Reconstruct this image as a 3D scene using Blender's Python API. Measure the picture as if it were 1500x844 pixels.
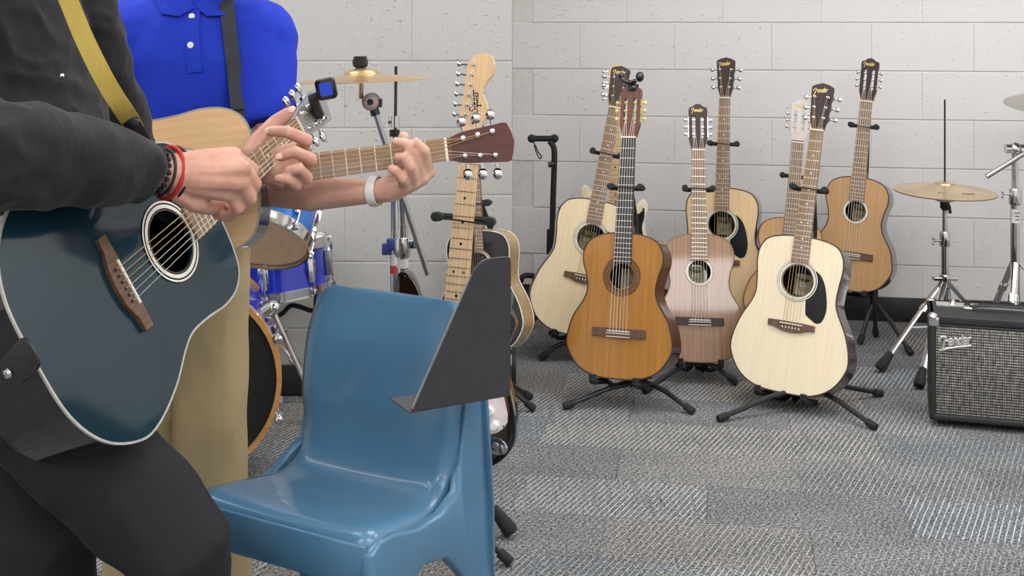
import bpy, bmesh, math, random
from math import sin, cos, pi, radians, sqrt
from mathutils import Vector as V, Matrix, Euler, noise
random.seed(4)
for o in list(bpy.data.objects): bpy.data.objects.remove(o)
SC = bpy.context.scene
COL = SC.collection

# ---------------------------------------------------------------- camera, world, exposure
F, H, HY = 1800.0, 1.26, 30.0            # focal length in pixels of a 1500 px frame, lens height, horizon row
cam_d = bpy.data.cameras.new('camera'); cam = bpy.data.objects.new('camera', cam_d); COL.objects.link(cam)
cam.location = (0, 0, H); cam.rotation_euler = (pi/2, 0, 0)
cam_d.sensor_width = 36; cam_d.lens = 36*F/1500; cam_d.shift_y = -(422-HY)/1500; cam_d.clip_start = .05
SC.camera = cam
SC.view_settings.view_transform = 'Standard'; SC.view_settings.look = 'None'
SC.view_settings.gamma = 1; SC.view_settings.use_curve_mapping = False
SC.view_settings.exposure = 0.0
LAMP_POWER = 8.2
world = bpy.data.worlds.new('world'); SC.world = world; world.use_nodes = True
world.node_tree.nodes['Background'].inputs[0].default_value = (.8, .82, .85, 1)
world.node_tree.nodes['Background'].inputs[1].default_value = .15

def P(px, py, D):                          # a point of the room seen at that pixel at depth D
    return V(((px-750)*D/F, D, H-(py-HY)*D/F))
def on_floor(px, py, z=.012):
    D = F*(H-z)/(py-HY); return V(((px-750)*D/F, D, z))

# ---------------------------------------------------------------- materials
def S(h):
    h = h.lstrip('#'); c = [int(h[i:i+2], 16)/255 for i in (0, 2, 4)]
    return tuple(x/12.92 if x <= .04045 else ((x+.055)/1.055)**2.4 for x in c)+(1,)
MATS = {}
class NT:
    def __init__(s, name):
        s.m = bpy.data.materials.new(name); s.m.use_nodes = True; s.t = s.m.node_tree
        s.b = s.t.nodes['Principled BSDF']; MATS[name] = s.m
    def n(s, typ, **kw):
        x = s.t.nodes.new(typ)
        for k, v in kw.items(): setattr(x, k, v)
        return x
    def l(s, a, b): s.t.links.new(a, b)
    def coord(s, scale=(1, 1, 1), out='Object', rot=(0, 0, 0)):
        tc = s.n('ShaderNodeTexCoord'); mp = s.n('ShaderNodeMapping')
        mp.inputs['Scale'].default_value = scale; mp.inputs['Rotation'].default_value = rot
        s.l(tc.outputs[out], mp.inputs[0]); return mp.outputs[0]
    def noise(s, co, scale, detail=3, rough=.5):
        x = s.n('ShaderNodeTexNoise'); x.inputs['Scale'].default_value = scale
        x.inputs['Detail'].default_value = detail; x.inputs['Roughness'].default_value = rough
        if co: s.l(co, x.inputs['Vector'])
        return x.outputs['Fac']
    def ramp(s, fac, stops):
        r = s.n('ShaderNodeValToRGB'); e = r.color_ramp.elements
        while len(e) < len(stops): e.new(.5)
        for i, (p, c) in enumerate(stops): e[i].position = p; e[i].color = c if len(c) == 4 else (*c, 1)
        s.l(fac, r.inputs[0]); return r.outputs[0]
    def mix(s, fac, a, b, typ='MIX'):
        m = s.n('ShaderNodeMix', data_type='RGBA', blend_type=typ)
        for v, i in ((fac, 0), (a, 6), (b, 7)):
            if hasattr(v, 'links'): s.l(v, m.inputs[i])
            else: m.inputs[i].default_value = v
        return m.outputs[2]
    def math(s, op, a, b=0.0):
        m = s.n('ShaderNodeMath', operation=op)
        for v, i in ((a, 0), (b, 1)):
            if hasattr(v, 'links'): s.l(v, m.inputs[i])
            else: m.inputs[i].default_value = v
        return m.outputs[0]
    def bump(s, h, strength, dist=.002):
        b = s.n('ShaderNodeBump'); b.inputs['Strength'].default_value = strength; b.inputs['Distance'].default_value = dist
        s.l(h, b.inputs['Height']); s.l(b.outputs[0], s.b.inputs['Normal'])
    def set(s, col=None, rough=.5, metal=0, spec=.5, coat=0, coat_rough=.05, sheen=0):
        if col is not None:
            if hasattr(col, 'links'): s.l(col, s.b.inputs['Base Color'])
            else: s.b.inputs['Base Color'].default_value = col
        s.b.inputs['Roughness'].default_value = rough; s.b.inputs['Metallic'].default_value = metal
        s.b.inputs['Specular IOR Level'].default_value = spec
        s.b.inputs['Coat Weight'].default_value = coat; s.b.inputs['Coat Roughness'].default_value = coat_rough
        s.b.inputs['Sheen Weight'].default_value = sheen
        return s.m
BLK = (0, 0, 0, 1); WHT = (1, 1, 1, 1)
def plain(name, hx, rough=.5, metal=0, spec=.5, coat=0, vary=.06, nscale=30, bump=0, bscale=300):
    t = NT(name); c = S(hx); co = t.coord()
    f = t.noise(co, nscale, 3)
    d = tuple(x*(1-vary*2) for x in c[:3])+(1,); e = tuple(min(1, x*(1+vary*2)) for x in c[:3])+(1,)
    m = t.set(t.ramp(f, [(.3, d), (.7, e)]), rough, metal, spec, coat)
    if bump: t.bump(t.noise(co, bscale, 2), bump, .001)
    return m
def wood(name, a, b, rough=.35, coat=.0, grain=(90, 4, 90), fine=.35, coat_rough=.08):
    t = NT(name); co = t.coord(grain)
    f = t.noise(co, 1.0, 4, .6); g = t.noise(t.coord((420, 9, 420)), 1, 2)
    base = t.ramp(f, [(.3, S(a)), (.7, S(b))])
    dark = t.ramp(g, [(.35, (.62, .58, .55, 1)), (.6, WHT)])
    return t.set(t.mix(fine, base, dark, 'MULTIPLY'), rough, 0, .5, coat, coat_rough)
def emit(name, col, strength):
    t = NT(name); t.set(BLK, .4); t.b.inputs['Emission Color'].default_value = col
    t.b.inputs['Emission Strength'].default_value = strength; return t.m

def wall_paint(name, hx):
    t = NT(name); co = t.coord((1, 1, 1), 'Object'); tc = t.n('ShaderNodeObjectInfo')
    vm = t.n('ShaderNodeVectorMath', operation='ADD'); t.l(co, vm.inputs[0]); t.l(tc.outputs['Location'], vm.inputs[1]); co = vm.outputs[0]
    c = S(hx); g = t.noise(co, 150, 2, .5); pm = t.n('ShaderNodeMapping'); pm.inputs['Scale'].default_value = (.6, 1, 1.2); t.l(co, pm.inputs[0]); pits = t.noise(pm.outputs[0], 90, 3, .6)
    pf = t.ramp(pits, [(.66, BLK), (.70, WHT)])
    base = c
    t.set(base, .45, 0, .4)
    h = t.math('SUBTRACT', t.math('MULTIPLY', g, .22), t.math('MULTIPLY', pf, 1.0))
    t.bump(h, .9, .0034); return t.m

def carpet():
    t = NT('carpet'); oi = t.n('ShaderNodeObjectInfo'); rnd = t.math('MULTIPLY', oi.outputs['Object Index'], .001)
    geo = t.n('ShaderNodeNewGeometry'); pos = geo.outputs['Position']
    def mp(scale, rot):
        m = t.n('ShaderNodeMapping'); m.inputs['Scale'].default_value = scale; m.inputs['Rotation'].default_value = (0, 0, rot)
        t.l(pos, m.inputs[0]); return m.outputs[0]
    r2 = t.math('FRACT', t.math('MULTIPLY', rnd, 7.31)); r3 = t.math('FRACT', t.math('MULTIPLY', rnd, 23.7)); r4 = t.math('FRACT', t.math('MULTIPLY', rnd, 61.3))
    yarn = t.noise(mp((1, 1, 1), 0), 150, 3, .75)                      # loop pile
    dash = t.noise(mp((70, 330, 1), radians(10)), 1, 2, .6)           # little dashes across
    a = radians(27)
    sp = t.n('ShaderNodeSeparateXYZ'); t.l(mp((1, 1, 1), a), sp.inputs[0])
    wob = t.noise(mp((9, 9, 9), 0), 1, 1)
    xx = t.math('ADD', sp.outputs[0], t.math('MULTIPLY', wob, .003))
    st = t.math('FRACT', t.math('MULTIPLY', xx, 66.0))
    line = t.ramp(st, [(.0, BLK), (.06, WHT), (.17, WHT), (.26, BLK)])
    brk = t.noise(mp((66, 4.5, 1), a), 1, 4, .75)                        # breaks the lines up
    brk = t.ramp(brk, [(.34, BLK), (.54, WHT)])
    on = t.ramp(r3, [(.25, (.15,)*3), (.6, WHT)])
    amt = t.math('MULTIPLY', t.math('MULTIPLY', line, brk), on)
    tint = t.ramp(rnd, [(0, S('#737477')), (.3, S('#78787b')), (.5, S('#707174')), (.66, S('#7c7d7e')), (.82, S('#7f7a73')), (.92, S('#6f757b'))])
    base = t.mix(1.0, tint, t.ramp(yarn, [(.34, (.10,)*3), (.5, (.80,)*3), (.66, (2.1,)*3)]), 'MULTIPLY')
    base = t.mix(.75, base, t.ramp(dash, [(.35, (.45,)*3), (.65, (1.5,)*3)]), 'MULTIPLY')
    patch = t.ramp(t.noise(mp((2.2, 7, 1), radians(9)), 1, 2), [(.35, (.86, .87, .88)), (.65, (1.13, 1.12, 1.11))])
    base = t.mix(.8, base, patch, 'MULTIPLY')
    col = t.mix(t.math('MULTIPLY', amt, .85), base, S('#d6d4d0'))
    t.set(col, .95, 0, .1)
    t.bump(t.math('ADD', yarn, t.math('MULTIPLY', amt, .7)), .7, .003)
    return t.m

def grille():
    t = NT('grille_cloth'); co = t.coord()
    sp = t.n('ShaderNodeSeparateXYZ'); t.l(co, sp.inputs[0])
    r = t.math('FRACT', t.math('MULTIPLY', sp.outputs[2], 118)); c = t.math('FRACT', t.math('MULTIPLY', sp.outputs[0], 150))
    row = t.ramp(r, [(0, BLK), (.22, WHT), (.6, WHT), (.8, BLK)]); cc = t.ramp(c, [(0, (.25,)*3), (.3, WHT), (.7, WHT), (1, (.25,)*3)])
    n = t.ramp(t.noise(t.coord((120, 1, 40)), 1, 3, .7), [(.35, (.25,)*3), (.68, (1.1,)*3)])
    f = t.math('MULTIPLY', t.math('MULTIPLY', row, cc), n)
    col = t.mix(f, S('#232223'), S('#b9b6ae'))
    t.set(col, .6, 0, .4); t.bump(f, .5, .002); return t.m

def fabric(name, hx, weave=900, fold=9, strength=.35, rough=.85, vary=.10, sheen=.0):
    t = NT(name); co = t.coord(); c = S(hx)
    f = t.noise(co, 5, 3); w = t.noise(co, weave, 2); fo = t.noise(t.coord((1, 1, .45)), fold, 4, .55)
    t.set(t.ramp(f, [(.3, tuple(x*(1-vary) for x in c[:3])), (.7, tuple(min(1, x*(1+vary)) for x in c[:3]))]), rough, 0, .25, sheen=sheen)
    t.bump(t.math('ADD', t.math('MULTIPLY', fo, 6.0), t.math('MULTIPLY', w, .12)), strength, .006); return t.m

def skin(name, hx, hx2):
    t = NT(name); co = t.coord(); f = t.noise(co, 26, 4, .6); p = t.noise(co, 380, 2)
    t.set(t.ramp(f, [(.3, S(hx2)), (.7, S(hx))]), .45, 0, .4)
    t.b.inputs['Subsurface Weight'].default_value = .12; t.b.inputs['Subsurface Radius'].default_value = (.012, .005, .003)
    t.bump(p, .12, .0008); return t.m

M = {}
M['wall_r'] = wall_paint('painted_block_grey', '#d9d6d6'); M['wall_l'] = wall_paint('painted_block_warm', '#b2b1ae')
M['mortar'] = plain('painted_mortar', '#d2cfcc', .6, vary=.03)
M['carpet'] = carpet(); M['base'] = plain('black_rubber_base', '#232325', .5)
M['ceiling'] = plain('ceiling_tile', '#e6e5e0', .9, vary=.03); M['plaster'] = plain('plaster', '#e2dfda', .8, vary=.03)
M['lamp'] = emit('lamp_diffuser', (1, .995, .985, 1), LAMP_POWER)
M['chrome'] = plain('chrome', '#d8d8da', .12, 1, vary=.02); M['steel'] = plain('brushed_steel', '#a9a9ac', .3, 1, vary=.04)
M['dark_metal'] = plain('dark_metal', '#4a4a4d', .35, 1)
M['black'] = plain('black_plastic', '#1c1c1e', .42); M['foam'] = plain('black_foam', '#1f1f21', .8, bump=.3)
M['tube'] = plain('black_powder_coat', '#1d1d20', .45, vary=.04)
M['desk'] = plain('charcoal_enamel', '#38373b', .55, bump=.12, bscale=900); M['gloss_black'] = plain('gloss_black', '#0d0d0f', .12, coat=.5)
M['bone'] = plain('bone', '#ece6d6', .4, vary=.02); M['pearl'] = plain('pearl', '#e9e7e4', .25, vary=.03)
M['gold'] = plain('gold_print', '#d8c47e', .4, .3); M['silver'] = plain('silver_plate', '#cfcdc8', .3, .6); M['ink'] = plain('dark_ink', '#2a241e', .6)
M['brass'] = plain('string_bronze', '#c9b184', .35, .7); M['nylon'] = plain('nylon', '#e2ddd2', .3, vary=.02)
M['spruce'] = wood('pale_spruce', '#e6cfa8', '#eedab6', .4, .1, (110, 3, 110), .18)
M['spruce2'] = wood('tan_spruce', '#d9b98c', '#e3c69c', .4, .1, (110, 3, 110), .2)
M['ivory'] = wood('ivory_spruce', '#e4d5b6', '#ebdec2', .42, .1, (110, 3, 110), .15)
M['amber'] = wood('amber_cedar', '#9c692a', '#b47f3b', .3, .35, (60, 2, 60), .25)
M['walnut_top'] = wood('striped_mahogany', '#80583c', '#a67c58', .3, 1.0, (130, 3, 130), .4, .05)
M['cedar'] = wood('honey_cedar', '#b98f5f', '#c9a072', .4, .1, (90, 3, 90), .25)
M['side_dark'] = wood('dark_mahogany', '#33201c', '#432a26', .16, .5, (8, 30, 30), .15)
M['side_tan'] = wood('tan_maple', '#8f7a58', '#a8916a', .25, .4, (8, 60, 60), .3)
M['side_black'] = plain('black_lacquer', '#141416', .1, coat=.7)
M['teal'] = plain('midnight_teal_lacquer', '#112b37', .1, coat=0, vary=.08, nscale=6)
M['rosewood'] = wood('rosewood', '#4e372c', '#745645', .45, 0, (160, 6, 160), .4)
M['rosewood_t'] = wood('tan_rosewood', '#92735a', '#b2947a', .45, 0, (160, 6, 160), .35)
M['rosewood_l'] = wood('light_rosewood', '#7d6350', '#9c8168', .45, 0, (160, 6, 160), .4)
M['ebony'] = wood('ebony', '#26262b', '#3a3a40', .4, 0, (160, 6, 160), .3)
M['neck'] = wood('neck_mahogany', '#6a4431', '#84583f', .35, .2)
M['maple'] = wood('maple', '#e0b988', '#eccb9d', .3, .4, (100, 3, 100), .15)
M['head_dark'] = wood('head_walnut', '#2c1815', '#3b221d', .5, 0); M['head_red'] = wood('head_mahogany', '#451814', '#5e2420', .3, .4)
M['head_brown'] = wood('head_rosewood', '#5a3528', '#77493a', .35, .2); M['head_pale'] = wood('head_silver', '#c9c1bd', '#dcd5d1', .35, .3)
M['head_grey'] = plain('head_silver_grey', '#8e8f90', .3, .3)
M['bind_dark'] = plain('binding_dark', '#3a2b24', .4); M['bind_white_aged'] = plain('binding_aged', '#a9a7a2', .3)
M['bind_white'] = plain('binding_cream', '#ddd9cf', .35); M['bind_brown'] = plain('binding_brown', '#7a5230', .4)
M['label'] = plain('label_paper', '#d9c99f', .7); M['mosaic'] = plain('rosette_mosaic', '#6e4a24', .5, vary=.5, nscale=240)
M['pickguard'] = plain('black_pickguard', '#17171a', .25); M['pg_pink'] = plain('pickguard_pale', '#e9dcdf', .3)
M['fret'] = plain('nickel_fret', '#d9d5cc', .3, .6); M['fret_dark'] = plain('worn_fret', '#8b7a64', .4, .5)
M['white'] = plain('white_plastic', '#eceae6', .35); M['bronze'] = plain('cymbal_bronze', '#c4a57a', .33, .8, vary=.10, nscale=9)
M['cymbal_r'] = plain('cymbal_pale_bronze', '#cbb593', .3, .8, vary=.08, nscale=9); M['cymbal_g'] = plain('cymbal_grey', '#a7a29a', .3, .8)
M['blue_sparkle'] = plain('cobalt_lacquer', '#1d2fa8', .15, .15, coat=.8, vary=.14, nscale=14)
M['blue_bright'] = plain('azure_lacquer', '#1773cf', .15, .1, coat=.8, vary=.1, nscale=14)
M['head_tan'] = plain('drum_head_tan', '#efd0ac', .5, vary=.04); M['head_white'] = plain('drum_head_white', '#e6e2da', .5); M['head_blk'] = plain('drum_head_black', '#141316', .6)
M['hoop'] = wood('maple_hoop', '#c8904f', '#dba868', .3, .4, (40, 40, 40), .15)
M['chair'] = plain('blue_polypropylene', '#4a7392', .3, spec=.5, coat=.3, vary=.05, nscale=5, bump=.06, bscale=700)
M['tolex'] = plain('black_tolex', '#252527', .6, bump=.5, bscale=700); M['grille'] = grille()
M['jacket'] = fabric('black_jacket', '#1b1a1d', 1100, 8, .35, .8, .1, .1); M['trousers'] = fabric('black_trousers', '#242428', 1100, 6, .25, .85)
M['polo'] = fabric('royal_blue_pique', '#2038b6', 700, 6, .4, .85, .08); M['khaki'] = fabric('khaki_twill', '#a99874', 900, 5, .3, .85, .05)
M['skin_m'] = skin('skin_warm', '#d0a08e', '#bd8a78'); M['skin_b'] = skin('skin_fair', '#e2b6a2', '#d3a08c')
M['hair'] = fabric('dark_hair', '#241a15', 300, 60, .8, .6)
M['strap_y'] = fabric('yellow_webbing', '#a68f45', 700, 30, .2, .7); M['strap_d'] = fabric('charcoal_webbing', '#3a3d45', 700, 30, .2, .7)
M['leather'] = plain('black_leather', '#1b1b1d', .5, bump=.3, bscale=200)
M['red'] = plain('red_cord', '#b5221f', .6); M['screen'] = emit('tuner_screen', (.02, .07, .55, 1), .9)
M['tape_w'] = plain('white_tape', '#dcdad8', .6); M['tape_r'] = plain('red_tape', '#b8443c', .6); M['tape_b'] = plain('blue_tape', '#39478a', .6)
M['eye'] = plain('eye_white', '#e8e4de', .2); M['iris'] = plain('iris_brown', '#35231a', .2); M['lip'] = plain('lips', '#a8685c', .5)
M['shoe'] = plain('black_shoe', '#1a1a1c', .5)

# ---------------------------------------------------------------- mesh helpers
class MB:
    def __init__(s): s.v = []; s.f = []
    def add(s, vs, fs, T=None):
        k = len(s.v)
        s.v += [tuple(T @ V(p)) if T is not None else tuple(p) for p in vs]
        s.f += [tuple(i+k for i in f) for f in fs]; return s
    def box(s, c, d, T=None):
        x, y, z = c; a, b, e = (q/2 for q in d)
        vs = [(x+i*a, y+j*b, z+k*e) for i in (-1, 1) for j in (-1, 1) for k in (-1, 1)]
        return s.add(vs, [(0, 1, 3, 2), (4, 6, 7, 5), (0, 4, 5, 1), (2, 3, 7, 6), (0, 2, 6, 4), (1, 5, 7, 3)], T)
    def loft(s, rings, cap=True, closed=False, T=None):
        n = len(rings[0]); vs = [p for r in rings for p in r]; fs = []
        m = len(rings)
        for i in range(m if closed else m-1):
            a, b = i*n, ((i+1) % m)*n
            for j in range(n): fs.append((a+j, a+(j+1) % n, b+(j+1) % n, b+j))
        if cap and not closed: fs += [tuple(range(n-1, -1, -1)), tuple((m-1)*n+j for j in range(n))]
        return s.add(vs, fs, T)
    def tube(s, pts, r, n=8, closed=False, flat=1.0, up=None, cap=True, T=None):
        pts = [V(p) for p in pts]; m = len(pts); rings = []; prev = None
        rr = r if isinstance(r, (list, tuple)) else [r]*m
        for i in range(m):
            a = pts[(i-1) % m] if (closed or i > 0) else pts[0]; b = pts[(i+1) % m] if (closed or i < m-1) else pts[-1]
            d = (b-a).normalized() if (b-a).length > 1e-9 else V((0, 0, 1))
            if prev is None:
                u = V(up) if up is not None else (V((0, 0, 1)) if abs(d.z) < .9 else V((1, 0, 0)))
            else: u = prev
            u = (u-d*u.dot(d))
            u = u.normalized() if u.length > 1e-6 else d.orthogonal().normalized()
            prev = u; w = d.cross(u)
            rings.append([pts[i]+rr[i]*(cos(2*pi*j/n)*w+flat*sin(2*pi*j/n)*u) for j in range(n)])
        return s.loft(rings, cap, closed, T)
    def lathe(s, prof, n=24, T=None, cap=False):
        rings = [[(r*cos(2*pi*j/n), r*sin(2*pi*j/n), z) for j in range(n)] for r, z in prof]
        return s.loft(rings, cap, False, T)
    def cyl(s, a, b, r, n=12, r2=None): return s.tube([a, b], [r, r if r2 is None else r2], n)
    def ball(s, c, r, n=12, T=None, sc=(1, 1, 1)):
        k = max(4, n//2); c = V(c)
        rings = []
        for i in range(1, k):
            t = pi*i/k; rings.append([(c.x+sc[0]*r*sin(t)*cos(2*pi*j/n), c.y+sc[1]*r*sin(t)*sin(2*pi*j/n), c.z-sc[2]*r*cos(t)) for j in range(n)])
        b = len(s.v); s.loft(rings, False, False, T)
        p0 = (c.x, c.y, c.z-sc[2]*r); p1 = (c.x, c.y, c.z+sc[2]*r); m = len(s.v)
        s.v += [tuple(T @ V(p)) if T is not None else p for p in (p0, p1)]
        for j in range(n): s.f += [(m, b+(j+1) % n, b+j), (m+1, b+(k-2)*n+j, b+(k-2)*n+(j+1) % n)]
        return s
    def prism(s, out, z0, z1, T=None):
        n = len(out); vs = [(x, y, z0) for x, y in out]+[(x, y, z1) for x, y in out]
        fs = [tuple(range(n-1, -1, -1)), tuple(range(n, 2*n))]+[(i, (i+1) % n, n+(i+1) % n, n+i) for i in range(n)]
        return s.add(vs, fs, T)
    def chain(s, pts, rad, n=10):           # capsule with rounded ends, for bodies
        pts = [V(p) for p in pts]
        a = (pts[0]-pts[1]).normalized(); b = (pts[-1]-pts[-2]).normalized()
        q, r = [], []
        for t in (.97, .8, .5): q.append(pts[0]+a*rad[0]*t); r.append(rad[0]*sqrt(1-t*t))
        q += pts; r += list(rad)
        for t in (.5, .8, .97): q.append(pts[-1]+b*rad[-1]*t); r.append(rad[-1]*sqrt(1-t*t))
        return s.tube(q, r, n)
    def mesh(s, name, smooth=True, angle=38, bevel=0, seg=2):
        me = bpy.data.meshes.new(name); me.from_pydata(s.v, [], s.f); me.validate()
        bm = bmesh.new(); bm.from_mesh(me)
        bmesh.ops.recalc_face_normals(bm, faces=bm.faces)
        if bevel:
            es = [e for e in bm.edges if len(e.link_faces) == 2 and e.calc_face_angle(0) > radians(30)]
            bmesh.ops.bevel(bm, geom=es, offset=bevel, segments=seg, profile=.5, affect='EDGES', clamp_overlap=True)
        bm.to_mesh(me); bm.free()
        if smooth:
            for p in me.polygons: p.use_smooth = True
            try: me.set_sharp_from_angle(angle=radians(angle))
            except Exception: pass
        return me
    def build(s, name, mat, parent=None, smooth=True, angle=38, bevel=0, seg=2, loc=None, kind=None, label=None):
        me = s.mesh(name, smooth, angle, bevel, seg)
        me.materials.append(M[mat] if isinstance(mat, str) else mat)
        return link(name, me, parent, loc, kind, label)
def link(name, me, parent=None, loc=None, kind=None, label=None):
    o = bpy.data.objects.new(name, me); COL.objects.link(o)
    if parent is not None: o.parent = parent
    if loc is not None: o.location = loc
    if kind: o['kind'] = kind
    if label: o['label'] = label
    return o
def tag(o, label, cat, group=None):
    o['label'] = label; o['category'] = cat
    if group: o['group'] = group
    return o
def thing(name, label, cat, T=None, group=None):
    o = bpy.data.objects.new(name, None); COL.objects.link(o); o.empty_display_size = .1
    if T is not None: o.matrix_world = T
    return tag(o, label, cat, group)
def at(x, y, z=0, rz=0): return Matrix.Translation((x, y, z)) @ Matrix.Rotation(rz, 4, 'Z')
def axes(o, z, x=None):                    # frame whose z axis is given
    z = V(z).normalized(); x = V(x) if x is not None else (V((1, 0, 0)) if abs(z.x) < .9 else V((0, 1, 0)))
    x = (x-z*x.dot(z)).normalized(); y = z.cross(x); o = V(o)
    return Matrix(((x.x, y.x, z.x, o.x), (x.y, y.y, z.y, o.y), (x.z, y.z, z.z, o.z), (0, 0, 0, 1)))
def smoothpts(ctrl, k=6, closed=False):    # Catmull-Rom through control points
    c = [V(p) if len(p) == 3 else V((p[0], p[1], 0)) for p in ctrl]; n = len(c); out = []
    for i in range(n if closed else n-1):
        p0, p1, p2, p3 = (c[(i+d) % n] if closed else c[min(max(i+d, 0), n-1)] for d in (-1, 0, 1, 2))
        for j in range(k):
            t = j/k
            out.append(.5*((2*p1)+(p2-p0)*t+(2*p0-5*p1+4*p2-p3)*t*t+(3*p1-p0-3*p2+p3)*t**3))
    if not closed: out.append(c[-1])
    return out
def sm2(ctrl, k=5): return [(p.x, p.y) for p in smoothpts(ctrl, k, True)]

# script lettering as strokes: unit x-height letters, returns polylines
def script(word):
    L = {
     'F': ([[(-.42, .62), (-.36, 1.0), (-.12, 1.32), (.25, 1.38), (.55, 1.22), (.62, 1.32)], [(.50, 1.22), (.36, .62), (.22, .0), (.10, -.50), (-.02, -.66)], [(.36, .62), (.62, .74), (.84, .70)]], .98),
     'S': ([[(.75, 1.25), (.5, 1.5), (.15, 1.3), (.2, .95), (.6, .6), (.55, .1), (.2, -.05), (-.1, .15)]], .95),
     'e': ([[(.05, .45), (.5, .55), (.45, .9), (.2, .95), (.02, .5), (.15, .05), (.55, .12)]], .68),
     'n': ([[(.05, .95), (.02, 0)], [(.05, .6), (.3, .95), (.5, .8), (.48, .1), (.6, .02)]], .72),
     'd': ([[(.5, .8), (.25, .92), (.03, .5), (.12, .05), (.35, .08), (.5, .5)], [(.66, 1.55), (.5, .5), (.5, .02), (.62, .04)]], .74),
     'r': ([[(.05, .95), (.02, 0)], [(.05, .55), (.25, .92), (.48, .9)]], .6),
     'q': ([[(.5, .85), (.25, .92), (.03, .5), (.15, .05), (.4, .15), (.52, .9)], [(.52, .9), (.42, -.6), (.6, -.4)]], .72),
     'u': ([[(.05, .92), (.02, .25), (.2, .02), (.42, .2)], [(.5, .92), (.46, .1), (.6, .04)]], .72),
     'i': ([[(.08, .92), (.06, .1), (.18, .03)], [(.11, 1.25), (.12, 1.32)]], .36)}
    x = 0; out = []
    for ch in word:
        st, w = L[ch]
        for pl in st: out.append([(p.x+x+.18*p.y, p.y) for p in smoothpts(pl, 3)])
        x += w
    return out, x
def write(word, T, width, r, mat, parent, name='logo', tail=False, flat=.4):
    pls, w = script(word); k = width/w; b = MB()
    if tail: pls.append([(p.x, p.y) for p in smoothpts([(-.45, -.62), (.1, -.66), (1.1, -.42), (w*.98, -.25)], 3)])
    for pl in pls: b.tube([(x*k, y*k, 0) for x, y in pl], r, 6, flat=flat, up=(0, 0, 1), T=T)
    return b.build(name, mat, parent)

# ---------------------------------------------------------------- the room
XL, XR, YF, ZC = -2.7, 3.1, -3.2, 2.85
DL = 4.147                                # left part of the back wall stands nearer; right part runs slightly towards the lens
WR0, WSL = 5.42, -.168
floor_o = MB().box(((XL+XR)/2, (YF+6)/2, -.055), (XR-XL+.4, 6-YF+.4, .1)).build('floor', 'base', kind='structure', smooth=False)
wang = math.atan(WSL)
tile_me = MB().box((0, 0, 0), (.4985, .2485, .006)).mesh('carpet_tile', smooth=False); tile_me.materials.append(M['carpet'])
ux, uy = V((cos(wang), sin(wang), 0)), V((-sin(wang), cos(wang), 0))
for j in range(-2, 24):
    for i in range(-9, 9):
        p = V((.1, 5.3, 0))+ux*(i*.5+(.25 if j % 2 else 0))-uy*(j*.25)
        if not (-2.3 < p.x < 2.6 and .9 < p.y < 5.6): continue
        if p.x < .25 and p.y > DL-.05 and p.x < -.2: continue
        if p.x < -1.6 and p.y > 3.2: continue
        vx = abs(p.x)*F/max(p.y, .5)
        if vx > 1150 or p.y < 2.3: continue
        ct_ = link('carpet_tile', tile_me, floor_o, (p.x, p.y, -.003)); ct_.rotation_euler = (0, 0, wang); ct_.pass_index = random.randint(1, 999)
# plain carpet where single tiles cannot be told apart or seen
lay = MB().box(((XL+XR)/2, (YF+6)/2, -.0065), (XR-XL, 6-YF, .005)).build('carpet_pile', 'carpet', floor_o, smooth=False); lay['kind'] = 'stuff'

def block_wall(name, o, ang, length, bl, bh, z0, rows, phase, mat, wall_mat):
    T = Matrix.Translation(o) @ Matrix.Rotation(ang, 4, 'Z')
    w = MB().box((length/2, .10, ZC/2), (length, .19, ZC)).build(name, wall_mat, kind='structure', smooth=False)
    w.matrix_world = T
    def bme(l):
        m = MB().box((0, 0, 0), (l-.0004, .03, bh-.0055)).mesh('block', False, 40, .0018, 2); m.materials.append(M[mat]); return m
    cache = {}
    for r in range(rows):
        x = -bl+phase+(bl/2 if r % 2 else 0)
        while x < length-.01:
            a, b = max(x, 0), min(x+bl, length); z = z0+bh*(r+.5)
            if b-a > .03 and z+bh/2 < ZC+.05:
                l = round(b-a, 3)
                if l not in cache: cache[l] = bme(l)
                link('block', cache[l], w, ((a+b)/2, .0158, z))
            x += bl
    return w
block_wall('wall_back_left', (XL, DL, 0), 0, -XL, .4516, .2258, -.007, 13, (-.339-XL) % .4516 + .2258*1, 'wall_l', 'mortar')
LR = XR/cos(wang)
block_wall('wall_back_right', (0, WR0, 0), wang, LR, .411, .2032, .031-.2032, 15, .30, 'wall_r', 'mortar')
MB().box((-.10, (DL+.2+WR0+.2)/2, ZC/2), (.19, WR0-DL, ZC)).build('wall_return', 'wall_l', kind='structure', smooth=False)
MB().box((XL-.05, (YF+DL)/2, ZC/2), (.1, DL-YF+.4, ZC)).build('wall_left', 'plaster', kind='structure', smooth=False)
MB().box((XR+.05, (YF+5.3)/2, ZC/2), (.1, 5.3-YF, ZC)).build('wall_right', 'plaster', kind='structure', smooth=False)
MB().box(((XL+XR)/2, YF-.05, ZC/2), (XR-XL, .1, ZC)).build('wall_front', 'plaster', kind='structure', smooth=False)
MB().box(((XL+XR)/2, (YF+5.8)/2, ZC+.05), (XR-XL+.2, 5.8-YF, .1)).build('ceiling', 'ceiling', kind='structure', smooth=False)
MB().box((XL/2, DL-.010, .05), (-XL, .014, .1)).build('baseboard_back_left', 'base', kind='structure', bevel=.003)
bb = MB().box((LR/2, -.010, .05), (LR, .014, .102)).build('baseboard_back_right', 'base', kind='structure', bevel=.003)
bb.matrix_world = Matrix.Translation((0, WR0, 0)) @ Matrix.Rotation(wang, 4, 'Z')
MB().box((.008, (DL+WR0)/2, .05), (.014, WR0-DL-.02, .1)).build('baseboard_return', 'base', kind='structure', bevel=.003)
li = 0
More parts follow.
